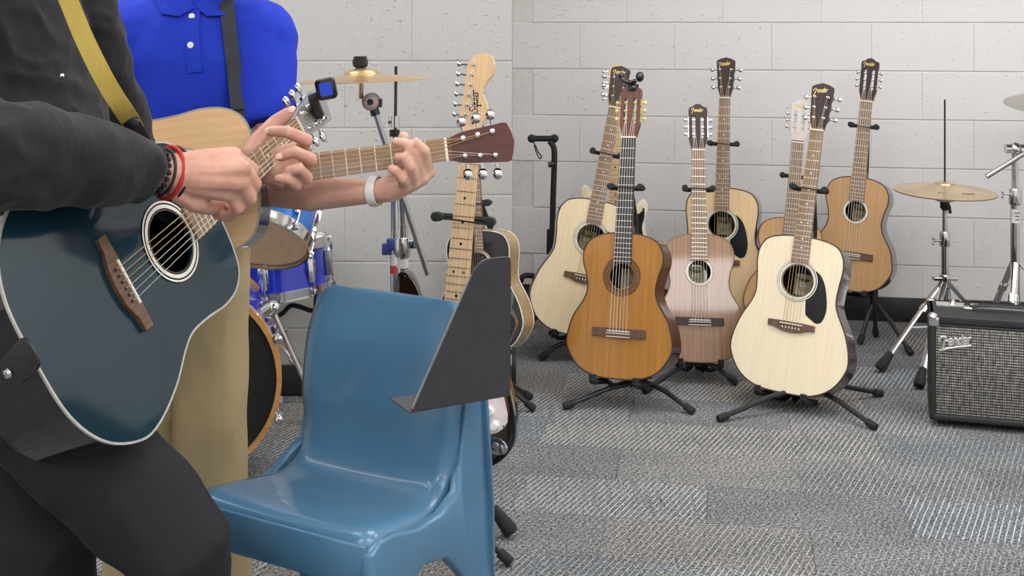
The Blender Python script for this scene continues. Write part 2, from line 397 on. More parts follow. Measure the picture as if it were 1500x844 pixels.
for (lx, ly) in ((-1.6, 3.0), (.55, 3.4), (2.2, 3.4), (-1.6, .6), (.55, .6), (2.2, .6), (-1.6, -1.8), (.55, -1.8), (2.2, -1.8)):
    pos = ('over the two players', 'over the middle of the guitar row', 'over the amplifier', 'nearest the left wall by the camera', 'straight above the camera', 'by the right wall beside the camera', 'in the far corner behind the camera on the left', 'in the middle behind the camera', 'in the far corner behind the camera on the right')[li]; li += 1
    t = thing('ceiling_light', 'flat rectangular ceiling light panel '+pos, 'light', at(lx, ly, ZC), 'ceiling light panels')
    f = MB()
    for c, d in (((0, .61, -.012), (1.24, .03, .024)), ((0, -.61, -.012), (1.24, .03, .024)), ((.605, 0, -.012), (.03, 1.2, .024)), ((-.605, 0, -.012), (.03, 1.2, .024))): f.box(c, d)
    f.build('frame', 'white', t, smooth=False)
    MB().box((0, 0, -.008), (1.19, 1.19, .01)).build('diffuser', 'lamp', t, smooth=False)

# ---------------------------------------------------------------- guitars: local x across, y up the neck, z out of the face, origin at the tail
def pose(x, y, z, yaw, lean, roll, s=1.0):
    B = Matrix(((1, 0, 0), (0, 0, -1), (0, 1, 0)))
    R = Matrix.Rotation(yaw, 3, 'Z') @ B @ Matrix(((1, 0, 0), (0, cos(lean), sin(lean)), (0, -sin(lean), cos(lean)))) @ Matrix.Rotation(roll, 3, 'Z')
    return Matrix.Translation((x, y, z)) @ R.to_4x4() @ Matrix.Scale(s, 4)
DREAD = dict(half=[(0, 0), (.09, .006), (.155, .04), (.194, .10), (.197, .15), (.178, .215), (.147, .275), (.137, .31), (.140, .36), (.147, .41), (.141, .455), (.115, .488), (.06, .503), (0, .505)],
             saddle=.219, scale=.643, join=.505, hole=(.36, .050), end=.418, nutw=.0430, jw=.0550, d0=.118, d1=.100, inlay=True, head='solid')
CLASS = dict(half=[(0, 0), (.08, .006), (.14, .035), (.178, .09), (.182, .13), (.165, .195), (.131, .25), (.119, .29), (.125, .335), (.139, .38), (.137, .42), (.115, .455), (.065, .476), (0, .480)],
             saddle=.155, scale=.650, join=.480, hole=(.335, .043), end=.377, nutw=.0510, jw=.0610, d0=.100, d1=.092, inlay=False, head='slotted')
def outline(half, sx, k=6):
    r = [(x*sx, y) for x, y in half]; loop = r + [(-x, y) for x, y in reversed(r[1:-1])]
    return sm2(loop, k)
def offset(out, d):
    n = len(out); res = []
    for i in range(n):
        (ax, ay), (bx, by) = out[i-1], out[(i+1) % n]; tx, ty = bx-ax, by-ay; l = sqrt(tx*tx+ty*ty) or 1
        res.append((out[i][0]+d*ty/l, out[i][1]-d*tx/l))     # outline runs anticlockwise
    return res
def ring(mb, cy, r0, r1, z, n=48, h=.0006):
    a = [(r0*cos(2*pi*i/n), cy+r0*sin(2*pi*i/n)) for i in range(n)]; b = [(r1*cos(2*pi*i/n), cy+r1*sin(2*pi*i/n)) for i in range(n)]
    mb.loft([[(x, y, z-h) for x, y in b], [(x, y, z) for x, y in b], [(x, y, z) for x, y in a], [(x, y, z-h) for x, y in a]], False, True)
def fret_y(g, k): return g['saddle']+g['scale']*2**(-k/12)

def guitar(name, label, T, g, top, side='side_dark', fb='rosewood_l', neckm='neck', headm='head_dark', bind='bind_dark', sx=1.0, guard=False, rosette='rings',
           logo='Fender', headlen=None, frets='fret', bridgem='rosewood', tun='chrome', strm='brass', group='acoustic guitars on stands', fine=False):
    t = thing(name, label, 'guitar', T, group)
    out = outline(g['half'], sx, 6); n = len(out); cy, hr = g['hole']
    dep = lambda y: g['d0']+(g['d1']-g['d0'])*min(1, y/g['join'])
    # soundboard with the hole, its small inner wall
    hp = []
    for x, y in out:
        a = math.atan2(y-cy, x); hp.append((hr*cos(a), cy+hr*sin(a)))
    sb = MB(); sb.loft([[(x, y, 0) for x, y in out], [(x, y, 0) for x, y in hp], [(x, y, -.004) for x, y in hp], [(x, y, -.004) for x, y in out]], False, True)
    sb.build('soundboard', top, t)
    sd = MB(); inn = offset(out, -.003)
    sd.loft([[(x, y, -.0035) for x, y in out], [(x, y, -dep(y)) for x, y in out], [(x, y, -dep(y)) for x, y in inn], [(x, y, -.0035) for x, y in inn]], False, True)
    sd.build('sides', side, t, angle=60)
    bk = MB(); c1 = [(x*.55, cy*.6+(y-cy*.6)*.55) for x, y in out]
    bk.loft([[(x, y, -dep(y)+.001) for x, y in out], [(x, y, -dep(y)-.003) for x, y in out], [(x, y, -dep(y)-.009) for x, y in c1]], True)
    bk.build('back', side, t, angle=60)
    bd = MB(); o1 = offset(out, .0008); i1 = offset(out, -.0034 if not bind.startswith('bind_white') else -.0026)
    bd.loft([[(x, y, -.006 if not bind.startswith('bind_white') else -.003) for x, y in o1], [(x, y, .0005) for x, y in o1], [(x, y, .0007) for x, y in i1], [(x, y, -.001) for x, y in i1]], False, True)
    bd.build('binding', bind, t)
    if bind.startswith('bind_white') and not fine:
        b2 = MB(); zb = .004
        b2.loft([[(x, y, -dep(y)-.003) for x, y in o1], [(x, y, -dep(y)+zb) for x, y in o1], [(x, y, -dep(y)+zb) for x, y in inn], [(x, y, -dep(y)-.003) for x, y in inn]], False, True)
        b2.build('back_binding', bind, t)
    # rosette
    if rosette == 'rings':
        for r0, r1, mt in ((hr+.0005, hr+.003, 'bind_dark'), (hr+.0045, hr+.0105, 'bind_white'), (hr+.0105, hr+.0115, 'bind_dark'), (hr+.0135, hr+.0165, 'bind_white'), (hr+.0165, hr+.0175, 'bind_dark')):
            b = MB(); ring(b, cy, r0, r1, .0016); b.build('rosette_ring', mt, t)
    elif rosette == 'mosaic':
        for r0, r1, mt in ((hr+.001, hr+.004, 'bind_brown'), (hr+.006, hr+.022, 'mosaic'), (hr+.022, hr+.024, 'bind_dark'), (hr+.004, hr+.006, 'bind_dark')):
            b = MB(); ring(b, cy, r0, r1, .0008); b.build('rosette_ring', mt, t)
    else:
        b = MB(); ring(b, cy, hr+.0005, hr+.009, .0008); b.build('rosette_ring', 'bind_white' if rosette == 'pale' else 'bone', t)
        b = MB(); ring(b, cy, hr+.009, hr+.0105, .0009); b.build('rosette_ring', 'bind_dark', t)
    if guard:
        gp = [(.030, cy+.046), (.045, cy+.044), (.072, cy+.03), (.092, cy-.002), (.104, cy-.05), (.106, cy-.085), (.096, cy-.118), (.078, cy-.126), (.062, cy-.118), (.046, cy-.108), (.040, cy-.10), (.036, cy-.06), (.044, cy-.03), (.054, cy), (.050, cy+.025)]
        gp = [(x*(.5+.5*sx), y) for x, y in sm2(gp, 3)]
        MB().prism(gp, -.0005, .0011).build('pickguard', 'pickguard', t, smooth=False)
    # paper label seen through the hole
    lb = MB().box((-.004, cy-.005, -dep(cy)+.0035), (.06, .07, .001)).build('paper_label', 'label', t, smooth=False)
    if logo: write('Fender', Matrix.Translation((-.026, cy+.005, -dep(cy)+.0043)), .04, .0012, 'ink', lb)
    for k in range(3): MB().box((-.004, cy-.014-.006*k, -dep(cy)+.0042), (.04-.006*k, .0016, .0006)).build('print_line', 'ink', lb, smooth=False)
    # bridge
    sy = g['saddle']
    if g['head'] == 'solid':
        w = .078*(.5+.5*sx)
        bp = [(-w, sy+.006), (-.04, sy+.0075), (.04, sy+.0075), (w, sy+.006), (w, sy-.013), (.055, sy-.0145), (.03, sy-.024), (0, sy-.027), (-.03, sy-.024), (-.055, sy-.0145), (-w, sy-.013)]
        br = MB().prism(bp, 0, .009).build('bridge', bridgem, t, bevel=.0015, smooth=False)
        MB().box((0, sy, .0105), (.074, .003, .004)).build('saddle', 'bone', br)
        for k in range(6):
            MB().ball((-.027+.0108*k, sy-.0125, .0098), .0028, 8).build('bridge_pin', 'bone' if not fine else 'gloss_black', br)
    else:
        w = .093*(.5+.5*sx)
        br = MB().box((0, sy-.005, .004), (2*w, .029, .008)).build('bridge', bridgem, t, bevel=.0015, smooth=False)
        MB().box((0, sy, .0095), (.080, .0032, .005)).build('saddle', 'bone', br)
        tb = MB().box((0, sy-.013, .0095), (.084, .012, .005)).build('tie_block', bridgem, br, smooth=False)
        for q in (-.0185, -.0075): MB().box((0, sy+q, .0112), (.084, .0022, .003)).build('tie_strip', 'bone', br, smooth=False)
    # neck, fingerboard
    ny = sy+g['scale']; nw, jw = g['nutw'], g['jw']; jy = g['join']
    wid = lambda y: nw+(jw-nw)*(ny-y)/(ny-jy)
    nk = MB(); rings = []
    for y, d in ((jy-.002, dep(jy)*.9), (jy+.012, .075), (jy+.028, .036), (jy+.05, .0245), (.5*(jy+ny), .022), (ny-.02, .0195), (ny, .018), (ny+.012, .016)):
        w = wid(min(y, ny))/2; q = .55 if d > .05 else 1
        rings.append([(w*cos(a)*(1 if abs(cos(a)) > .99 else (q if sin(a) > .5 else 1)), y, .0008-d*max(0, sin(a))**.8) for a in [pi*i/10 for i in range(11)]])
    nk.loft(rings, True); nk.build('neck', neckm, t, angle=50)
    e = g['end']; fbz = .0068
    fbd = MB(); we = wid(e)/2
    fbd.add([(-we, e, .0006), (we, e, .0006), (nw/2, ny, .0006), (-nw/2, ny, .0006), (-we, e, fbz), (we, e, fbz), (nw/2, ny, fbz), (-nw/2, ny, fbz)],
            [(3, 2, 1, 0), (4, 5, 6, 7), (0, 1, 5, 4), (1, 2, 6, 5), (2, 3, 7, 6), (3, 0, 4, 7)])
    fo = fbd.build('fretboard', fb, t, smooth=False)
    k = 1
    while fret_y(g, k) > e+.004 and k < 21:
        y = fret_y(g, k); w = wid(y)
        MB().box((0, y, fbz+.0002), (w, .0022, .0016)).build('fret', frets, fo, smooth=False); k += 1
    if g['inlay']:
        for q in (3, 5, 7, 9, 12, 15, 17):
            y = .5*(fret_y(g, q)+fret_y(g, q-1))
            for x in ((-.011, .011) if q == 12 else (0,)):
                MB().lathe([(0, .0004), (.003, .0004), (.003, 0)], 10, Matrix.Translation((x, y, fbz))).build('inlay_dot', 'pearl', fo, smooth=False)
    MB().box((0, ny+.0022, .0045), (nw+.0006, .0046, .0115)).build('nut', 'bone', t, smooth=False)
    # headstock
    h0 = ny+.0045; posts = []
    if g['head'] == 'solid':
        hl = headlen or .162; f = hl/.162
        hp = [(-nw/2, h0), (-nw/2-.001, h0+.010*f), (-.0275, h0+.028*f), (-.0300, h0+.040*f), (-.0375, h0+.140*f), (-.036, h0+.149*f), (-.022, h0+.156*f), (0, h0+.162*f),
              (.022, h0+.156*f), (.036, h0+.149*f), (.0375, h0+.140*f), (.0300, h0+.040*f), (.0275, h0+.028*f), (nw/2+.001, h0+.010*f), (nw/2, h0)]
        hd = MB().prism(hp, -.015, .0).build('headstock', headm, t, bevel=.0012, smooth=False)
        for sgn in (-1, 1):
            for q in range(3):
                y = h0+(.040+.036*q)*f; x = sgn*(.0165+.003*q); ex = sgn*(.0300+.0030*q)
                tn = MB(); tn.lathe([(0, .013), (.0032, .0125), (.0028, .006), (.0042, .005), (.0062, .002), (.0072, .0), (.0072, -.001)], 12, Matrix.Translation((x, y, 0)))
                tn.box((x+sgn*.004, y, -.0185), (.022, .02, .007)); tn.cyl((x, y, -.0185), (ex+sgn*.015, y, -.0185), .0028, 8)
                T2 = Matrix.Translation((ex+sgn*.021, y, -.0185)); tn.ball((0, 0, 0), .0125 if fine else .010, 10, T2, (.95, .82, .5))
                tn.build('tuner', tun, t); posts.append((x, y, .008))
        if logo: write(logo, Matrix.Translation((-.026, h0+.126*f, .0006)) @ Matrix.Rotation(.12, 4, 'Z'), .046, .0013, 'gold', hd)
    else:
        a, b = h0+.045, h0+.136; hd = MB(); z0, z1 = -.019, 0
        for xa, xb in ((-.036, -.0235), (-.0095, .0095), (.0235, .036)): hd.box(((xa+xb)/2, (a+b)/2, -.0095), (xb-xa, b-a+.0005, .019))
        hd.prism([(-nw/2, h0), (nw/2, h0), (nw/2+.002, h0+.012), (.035, h0+.038), (.036, a), (-.036, a), (-.035, h0+.038), (-nw/2-.002, h0+.012)], z0, z1)
        hd.prism([(-.036, b), (.036, b), (.037, b+.024), (.034, b+.034), (.022, b+.037), (.012, b+.046), (0, b+.049), (-.012, b+.046), (-.022, b+.037), (-.034, b+.034), (-.037, b+.024)], z0, z1)
        for c in (-.0165, .0165):                       # rounded ends of the slots
            for yy, sg in ((a, 1), (b, -1)):
                arc = [(c+.007*cos(u), yy-.007*0+sg*(.007-.007*sin(u))) for u in [pi*i/8 for i in range(9)]]
                arc = [(c-.0072, yy-sg*.0003), (c-.0072, yy+sg*.007)]+[(c-.007*cos(u), yy+sg*(.007-.0069*sin(u))) for u in [pi*i/8 for i in range(9)]]+[(c+.0072, yy+sg*.007), (c+.0072, yy-sg*.0003)]
                hd.prism(arc if sg > 0 else arc[::-1], z0+.0002, z1-.0002)
        ho = hd.build('headstock', headm, t, smooth=False)
        for sgn in (-1, 1):
            for q in range(3):
                y = a+.018+.0285*q; tn = MB()
                tn.cyl((sgn*.011, y, -.0085), (sgn*.0235, y, -.0085), .0052, 10); tn.cyl((sgn*.022, y, -.0085), (sgn*.047, y, -.0085), .0026, 8)
                tn.box((sgn*.0375, y, -.009), (.0018, .024, .012))
                tn.ball((0, 0, 0), .0085, 10, Matrix.Translation((sgn*.0515, y, -.0085)), (.75, .95, .55)); tn.build('tuner', tun, t); posts.append((sgn*.0165, y, -.004))
        if logo: write(logo, Matrix.Translation((-.024, b+.016, .0006)), .044, .0012, 'gold', ho)
    # strings
    xs = [(-.5+k/5) for k in range(6)]; order = [posts[0], posts[1], posts[2], posts[5], posts[4], posts[3]]
    for k in range(6):
        x0 = xs[k]*(.054 if g['head'] == 'solid' else .058); x1 = xs[k]*(nw-.008)
        mtl = strm if k < 3 else ('fret' if g['head'] == 'solid' else 'nylon')
        st = MB(); st.tube([(x0, sy-.012, .0085), (x0, sy, .0128), (x1, ny+.002, .0108), order[k]], .00075-.00004*k, 4); st.build('string', mtl, t)
    return t, dict(out=out, dep=dep, ny=ny, sy=sy, g=g)

# ---------------------------------------------------------------- guitar stands
def stand(label, feet, T, g, dy=.62, hub=None, group='guitar stands', hubz=.085, loop=True, yoke_x=.052, legs_r=.0085, arm=True):
    """feet: floor points; T: pose of the guitar it carries (None for the empty one)"""
    s = T.to_scale().x; W = lambda x, y, z: T @ V((x, y, z))
    bot = W(0, 0, -.06); hb = V(hub) if hub else V((bot.x, bot.y, 0))
    t = thing('guitar_stand', label, 'stand', Matrix.Translation((hb.x, hb.y, 0)), group); O = V((hb.x, hb.y, 0))
    L = lambda p: V(p)-O
    hz = V((0, 0, hubz))
    MB().tube([hz+V((0, 0, -.03)), hz+V((0, 0, .035))], .016, 12).build('hub', 'tube', t)
    for f in feet:
        f = L(f); lg = MB(); d = (f-hz).normalized()
        lg.tube([hz+V((0, 0, -.012)), hz*.55+f*.45+V((0, 0, .004)), f], legs_r, 8); lo = lg.build('leg', 'tube', t)
        MB().tube([f-d*.03, f+d*.006], .0125, 10).build('rubber_foot', 'foam', lo, bevel=.002)
    # pole behind the body up to the yoke
    dp = g['dep'](0); p1 = L(W(0, -.012, -dp-.035)); p2 = L(W(0, .2, -dp-.035)); p3 = L(W(0, g['g']['join'], -g['dep'](1)-.035)); p4 = L(W(0, dy-.06, -.085)); p5 = L(W(0, dy, -.040))
    MB().tube(smoothpts([hz+V((0, 0, .03)), p1, p2, p3, p4, p5], 5), .0105, 10).build('pole', 'tube', t)
    MB().tube([p2*.4+p3*.6, p2*.3+p3*.7], .0155, 12).build('height_clamp', 'tube', t)
    yk = MB(); xx = yoke_x
    yk.tube(smoothpts([L(W(-xx, dy, .012)), L(W(-xx, dy, -.026)), L(W(-xx*.7, dy, -.036)), L(W(xx*.7, dy, -.036)), L(W(xx, dy, -.026)), L(W(xx, dy, .012))], 4), .008, 8)
    yo = yk.build('yoke', 'foam', t)
    for sg in (-1, 1):
        MB().tube([L(W(sg*xx, dy, -.012)), L(W(sg*(xx+.002), dy, .02))], .0118, 10).build('foam_sleeve', 'foam', yo, bevel=.003)
    if loop:
        lp = smoothpts([W(-xx, dy-.004, .016), W(-xx*.4, dy-.002, .021), W(xx*.4, dy-.004, .021), W(xx, dy-.006, .016)], 4)
        MB().tube([L(p) for p in lp], .0022, 6).build('rubber_strap', 'foam', yo)
    if arm:
        out = g['out']
        for sg in (-1, 1):
            ax = sg*.075; ay = min(p[1] for p in out if abs(p[0]-ax) < .02)-.0135
            c = [hz+V((0, 0, .01)), L(W(ax*.5, ay-.012, -dp-.02)), L(W(ax, ay, -dp-.012)), L(W(ax, ay, .018))]
            MB().tube(smoothpts([c[0], c[1], c[2]], 4), .0085, 8).build('support_arm', 'tube', t)
            MB().tube(smoothpts([c[2], c[3], L(W(ax, ay+.007, .028)), L(W(ax, ay+.022, .031))], 4), .0105, 8).build('cradle_foam', 'foam', t)
    return t

T1 = pose(.226, 4.502, .105, .03, .196, -.198, .992)
g1, i1 = guitar('acoustic_guitar', 'pale spruce dreadnought leaning right behind the orange classical guitar', T1, DREAD, 'spruce', sx=.95, guard=True)
T2 = pose(.337, 3.956, .104, -.43, .246, .033, .974)
g2, i2 = guitar('classical_guitar', 'glossy orange classical guitar with black fretboard and black clip on its brown slotted head', T2, CLASS, 'amber', fb='ebony', headm='head_brown', bind='bind_dark', rosette='mosaic', logo=None, sx=1.02, tun='gold', strm='nylon', fine=True)
T3 = pose(.650, 4.245, .078, -.078, .30, -.013, .922)
g3, i3 = guitar('classical_guitar', 'small glossy striped brown classical guitar right of the orange one', T3, CLASS, 'walnut_top', side='side_black', rosette='pale', bind='bind_brown', sx=.95, bridgem='head_dark', strm='nylon')
T4 = pose(.808, 4.800, .099, -.33, .165, -.001, .998)
g4, i4 = guitar('acoustic_guitar', 'tan dreadnought with black pickguard standing tallest in the back row', T4, DREAD, 'spruce2', side='side_black', guard=True, sx=.98, fb='rosewood_l')
T5 = pose(1.036, 4.70, .07, -.149, .151, -.088, .898)
g5, i5 = guitar('classical_guitar', 'classical guitar with silvery white slotted head, its body hidden behind the ivory dreadnought', T5, CLASS, 'cedar', headm='head_pale', bind='bind_brown', sx=.96, strm='nylon')
T6 = pose(.870, 3.949, .062, -.50, .285, -.055, 1.0)
g6, i6 = guitar('acoustic_guitar', 'ivory white dreadnought with black pickguard, frontmost of the guitar row', T6, DREAD, 'ivory', guard=True, sx=.98, fb='rosewood_l', fine=False)
T7 = pose(1.315, 4.814, .201, -.5, .161, -.061, .927)
g7, i7 = guitar('classical_guitar', 'honey coloured classical guitar with black sides, rightmost of the guitar row', T7, CLASS, 'cedar', side='side_black', sx=.95, rosette='pale', strm='nylon')
T8 = pose(-.100, 3.90, .205, -.42, .10, .08, .76)
g8, i8 = guitar('acoustic_guitar', 'black topped guitar with tan sides and cream binding, turned away behind the music stand', T8, DREAD, 'side_black', side='side_tan', bind='bind_white', headm='head_dark', logo=None)

ff = on_floor
stand('black guitar stand under the pale dreadnought behind the orange guitar', [ff(792, 524), ff(905, 500), ff(840, 487)], T1, i1, dy=.685)
stand('black guitar stand with two long front legs under the orange classical guitar', [ff(828, 595), ff(1014, 602), ff(925, 548)], T2, i2, dy=.635, hub=(.43, 4.05, 0))
stand('black guitar stand under the striped brown classical guitar', [ff(945, 572), ff(1078, 560), ff(1030, 540)], T3, i3, dy=.655)
stand('black guitar stand behind the striped brown guitar under the tallest dreadnought', [ff(1010, 520), ff(1105, 515), ff(1060, 490)], T4, i4, dy=.68)
stand('black guitar stand hidden behind the ivory dreadnought', [ff(1115, 500), ff(1210, 505), ff(1170, 482)], T5, i5, dy=.66, loop=False)
stand('black guitar stand with long front legs under the ivory dreadnought', [ff(1054, 613), ff(1281, 625), ff(1290, 576)], T6, i6, dy=.665, hub=(.965, 3.99, 0))
stand('black guitar stand with tall legs under the rightmost honey guitar', [ff(1334, 517), ff(1260, 501), ff(1283, 490)], T7, i7, dy=.70, hub=(1.42, 4.82, 0), hubz=.17)
stand('black guitar stand under the black topped guitar by the music stand', [V((.058, 4.08, .012)), ff(781, 598), V((-.25, 3.75, .012))], T8, i8, dy=.62, hub=(-.065, 3.95, 0), hubz=.12)

# empty stand at the left end of the row
def empty_stand():
    b = V((.185, 5.0, 0)); t = thing('guitar_stand', 'empty black guitar stand with a hanging strap left of the pale dreadnought', 'stand', at(*b), 'guitar stands')
    D = 5.0; q = lambda x, y, d=D: P(x, y, d)-b
    MB().tube(smoothpts([q(806, 470), q(808, 400), q(810, 300), q(812, 235), q(811, 216), q(805, 207)], 4), .0125, 10).build('pole', 'tube', t)
    MB().tube([q(807, 372), q(808, 336)], .019, 12).build('height_clamp', 'tube', t)
    MB().tube([q(803, 242, 4.98), q(812, 240, 4.98)], .011, 8).build('clamp_knob', 'black', t)
    yk = MB().tube([q(778, 203), q(811, 203)], .0125, 10).build('yoke', 'foam', t)
    for x in (779, 812): MB().ball(q(x, 203), .018, 10).build('foam_sleeve', 'foam', yk)
    MB().tube(smoothpts([q(782, 206), q(784, 218), q(790, 232), q(793, 229), q(788, 222), q(784, 212)], 4), .0028, 6).build('rubber_strap', 'foam', yk)
    for f in ((770, 478), (814, 489), (846, 470)):
        p = on_floor(*f)-b; lo = MB().tube([V((0, 0, .12)), p*.6+V((0, 0, .05)), p], .0095, 8).build('leg', 'tube', t)
        MB().tube([p*.93+V((0, 0, .007)), p], .014, 8).build('rubber_foot', 'foam', lo)
    MB().tube(smoothpts([q(806, 412), q(785, 405, 4.9), q(768, 404, 4.85), q(763, 412, 4.8)], 4), .011, 8).build('support_arm', 'foam', t)
    MB().tube(smoothpts([q(806, 418), q(830, 412, 4.9), q(845, 408, 4.85), q(849, 400, 4.8)], 4), .011, 8).build('support_arm', 'foam', t)
empty_stand()

# ---------------------------------------------------------------- solid electric guitars
ELEC = [(0, 0), (.10, .010), (.152, .055), (.158, .115), (.138, .185), (.122, .235), (.126, .285), (.137, .330), (.112, .358), (.075, .322), (.045, .300), (.028, .318), (-.028, .338), (-.048, .330), (-.080, .352), (-.118, .412), (-.146, .408), (-.142, .35), (-.120, .275), (-.122, .225), (-.143, .17), (-.166, .105), (-.158, .045), (-.10, .008)]
def electric(label, T, body, guard_mat, headm='maple', logo='Squier', name='electric_guitar', sunburst=None):
    t = thing(name, label, 'guitar', T, 'electric guitars')
    out = sm2(ELEC, 4)
    MB().prism(out, -.044, 0).build('body', 'side_black' if sunburst else body, t, bevel=.006, seg=3, angle=50)
    if sunburst: MB().prism(sm2([(x*.93+(.0), .2+(y-.2)*.945) for x, y in ELEC], 4), -.001, .0008).build('body_top', body, t, smooth=False)
    pg = sm2([(.02, .31), (.058, .290), (.10, .30), (.118, .325), (.120, .285), (.108, .235), (.125, .175), (.140, .115), (.105, .085), (.062, .10), (.045, .13), (-.02, .15), (-.085, .19), (-.10, .26), (-.105, .33), (-.085, .345), (-.05, .325), (-.02, .325)], 3)
    p = MB().prism(pg, -.001, .003).build('pickguard', guard_mat, t, smooth=False)
    for q in ((.075, .165), (.098, .135), (.112, .105)):
        MB().lathe([(0, .016), (.008, .016), (.010, .005), (.012, .002), (.012, 0)], 16, Matrix.Translation((*q, .003))).build('knob', 'white', p)
    for q in ((.118, .17), (.045, .14), (-.09, .21), (.133, .105), (.11, .31), (-.095, .33)): MB().lathe([(0, .0012), (.003, .0008), (.0035, 0)], 8, Matrix.Translation((*q, .003))).build('screw', 'chrome', p)
    for y, r in ((.145, .18), (.20, 0), (.262, 0)): MB().box((0, 0, .006), (.07, .018, .008), Matrix.Translation((0, y, .003)) @ Matrix.Rotation(r, 4, 'Z')).build('pickup', 'white', t, bevel=.003)
    MB().box((0, .097, .005), (.078, .05, .01)).build('bridge', 'chrome', t, bevel=.002)
    jp = [(x+.118, y+.062) for x, y in sm2([(-.022, .012), (0, .018), (.024, .006), (.026, -.012), (.004, -.02), (-.02, -.01)], 4)]
    j = MB().prism(jp, -.002, .004).build('jack_plate', 'chrome', t, bevel=.0015); MB().lathe([(0, .006), (.006, .006), (.008, 0)], 10, Matrix.Translation((.118, .062, .004))).build('jack', 'steel', j)
    sy, sc = .097, .648; ny = sy+sc; wid = lambda y: .042+.014*(ny-y)/(ny-.33)
    rings = []
    for y in (.30, .36, .55, ny, ny+.012):
        w = wid(min(y, ny))/2; rings.append([(w*cos(a), y, .005-.021*max(0, sin(a))**.8) for a in [pi*i/10 for i in range(11)]])
    MB().loft(rings).build('neck', headm, t, angle=50)
    e = .285; we = wid(e)/2; nw = .021; z0, z1 = .004, .0105
    fo = MB().add([(-we, e, z0), (we, e, z0), (nw, ny, z0), (-nw, ny, z0), (-we, e, z1), (we, e, z1), (nw, ny, z1), (-nw, ny, z1)], [(3, 2, 1, 0), (4, 5, 6, 7), (0, 1, 5, 4), (1, 2, 6, 5), (2, 3, 7, 6), (3, 0, 4, 7)]).build('fretboard', headm, t, smooth=False)
    fy = lambda k: sy+sc*2**(-k/12)
    for k in range(1, 22): MB().box((0, fy(k), z1+.0001), (wid(fy(k)), .0022, .0014)).build('fret', 'fret_dark', fo, smooth=False)
    for q in (3, 5, 7, 9, 12, 15, 17, 19):
        for x in ((-.012, .012) if q == 12 else (0,)):
            MB().lathe([(0, .0004), (.0034, .0004), (.0034, 0)], 10, Matrix.Translation((x, .5*(fy(q)+fy(q-1)), z1))).build('inlay_dot', 'gloss_black', fo, smooth=False)
    MB().box((0, ny+.002, .008), (.042, .004, .009)).build('nut', 'bone', t, smooth=False)
    hp = [(-.021, .747), (-.0285, .766), (-.033, .79), (-.030, .80)]+[(-.0285+.005*i/6*1.0, .80+.10*i/6) for i in range(1, 6)]+[(-.024, .905), (-.012, .922), (.012, .932), (.032, .926), (.041, .905), (.039, .882), (.027, .868), (.019, .850), (.018, .836), (.028, .820), (.034, .802), (.028, .782), (.021, .765), (.021, .747)]
    hd = MB().prism(hp, -.010, .003).build('headstock', headm, t, bevel=.001, smooth=False)
    posts = []
    for q in range(6):
        y = .785+.0235*q; x = -.017+.0015*q; tn = MB(); tn.lathe([(0, .012), (.003, .012), (.0028, .004), (.0045, .003), (.0052, 0)], 10, Matrix.Translation((x, y, .003)))
        tn.cyl((x, y, -.014), (-.044, y, -.014), .0026, 8); tn.ball((-.048, y, -.014), .008, 10, None, (.85, .8, .55)); tn.build('tuner', 'chrome', t); posts.append((x, y, .010))
    if logo: write(logo, Matrix.Translation((.010, .792, .0036)) @ Matrix.Rotation(1.62, 4, 'Z'), .052, .0013, 'ink', hd)
    MB().lathe([(0, .0006), (.0034, .0006), (.0034, 0)], 12, Matrix.Translation((0, .768, .003))).build('truss_rod_hole', 'ink', hd)
    for k in range(6):
        xx = -.5+k/5; MB().tube([(xx*.052, sy, .015), (xx*.035, ny, .0135), posts[k]], .0006, 4).build('string', 'fret', t)
    return t, dict(out=out, dep=lambda y: .05, ny=ny, sy=sy, g=dict(join=.40))
def sunburst():
    t = NT('sunburst'); tc = t.n('ShaderNodeTexCoord'); m = t.n('ShaderNodeMapping'); m.inputs['Location'].default_value = (0, -1.0, 0); m.inputs['Scale'].default_value = (1/.165, 5.0, .01)
    t.l(tc.outputs['Object'], m.inputs[0]); ln = t.n('ShaderNodeVectorMath', operation='LENGTH'); t.l(m.outputs[0], ln.inputs[0])
    t.set(t.ramp(ln.outputs['Value'], [(.45, S('#a8743a')), (.75, S('#7d4a22')), (.95, S('#23130c'))]), .15, 0, .5, .6); return t.m
M['sunburst'] = sunburst(); M['cream'] = plain('cream_lacquer', '#e4d5b8', .25, coat=.5)
TS = pose(-.159, 2.794, .245, -.2, .117, -.064, 1.018)
es, ies = electric('electric guitar with maple neck and pale pickguard standing behind the blue chair', TS, 'sunburst', 'pg_pink', sunburst=True)
stand('black guitar stand holding the maple necked electric guitar behind the chair', [ff(746, 822), ff(600, 770), ff(700, 735)], TS, ies, dy=.549, hub=(-.10, 2.86, 0), yoke_x=.062)
T9 = pose(.420, 4.92, .20, -.15, .10, .02, .95)
e9, ie9 = electric('cream electric guitar with dark pickguard hidden behind the orange guitar neck', T9, 'cream', 'pickguard', logo=None)
stand('black guitar stand behind the orange guitar holding the cream electric', [ff(925, 500), ff(985, 500), ff(950, 480)], T9, ie9, dy=.52, loop=False)

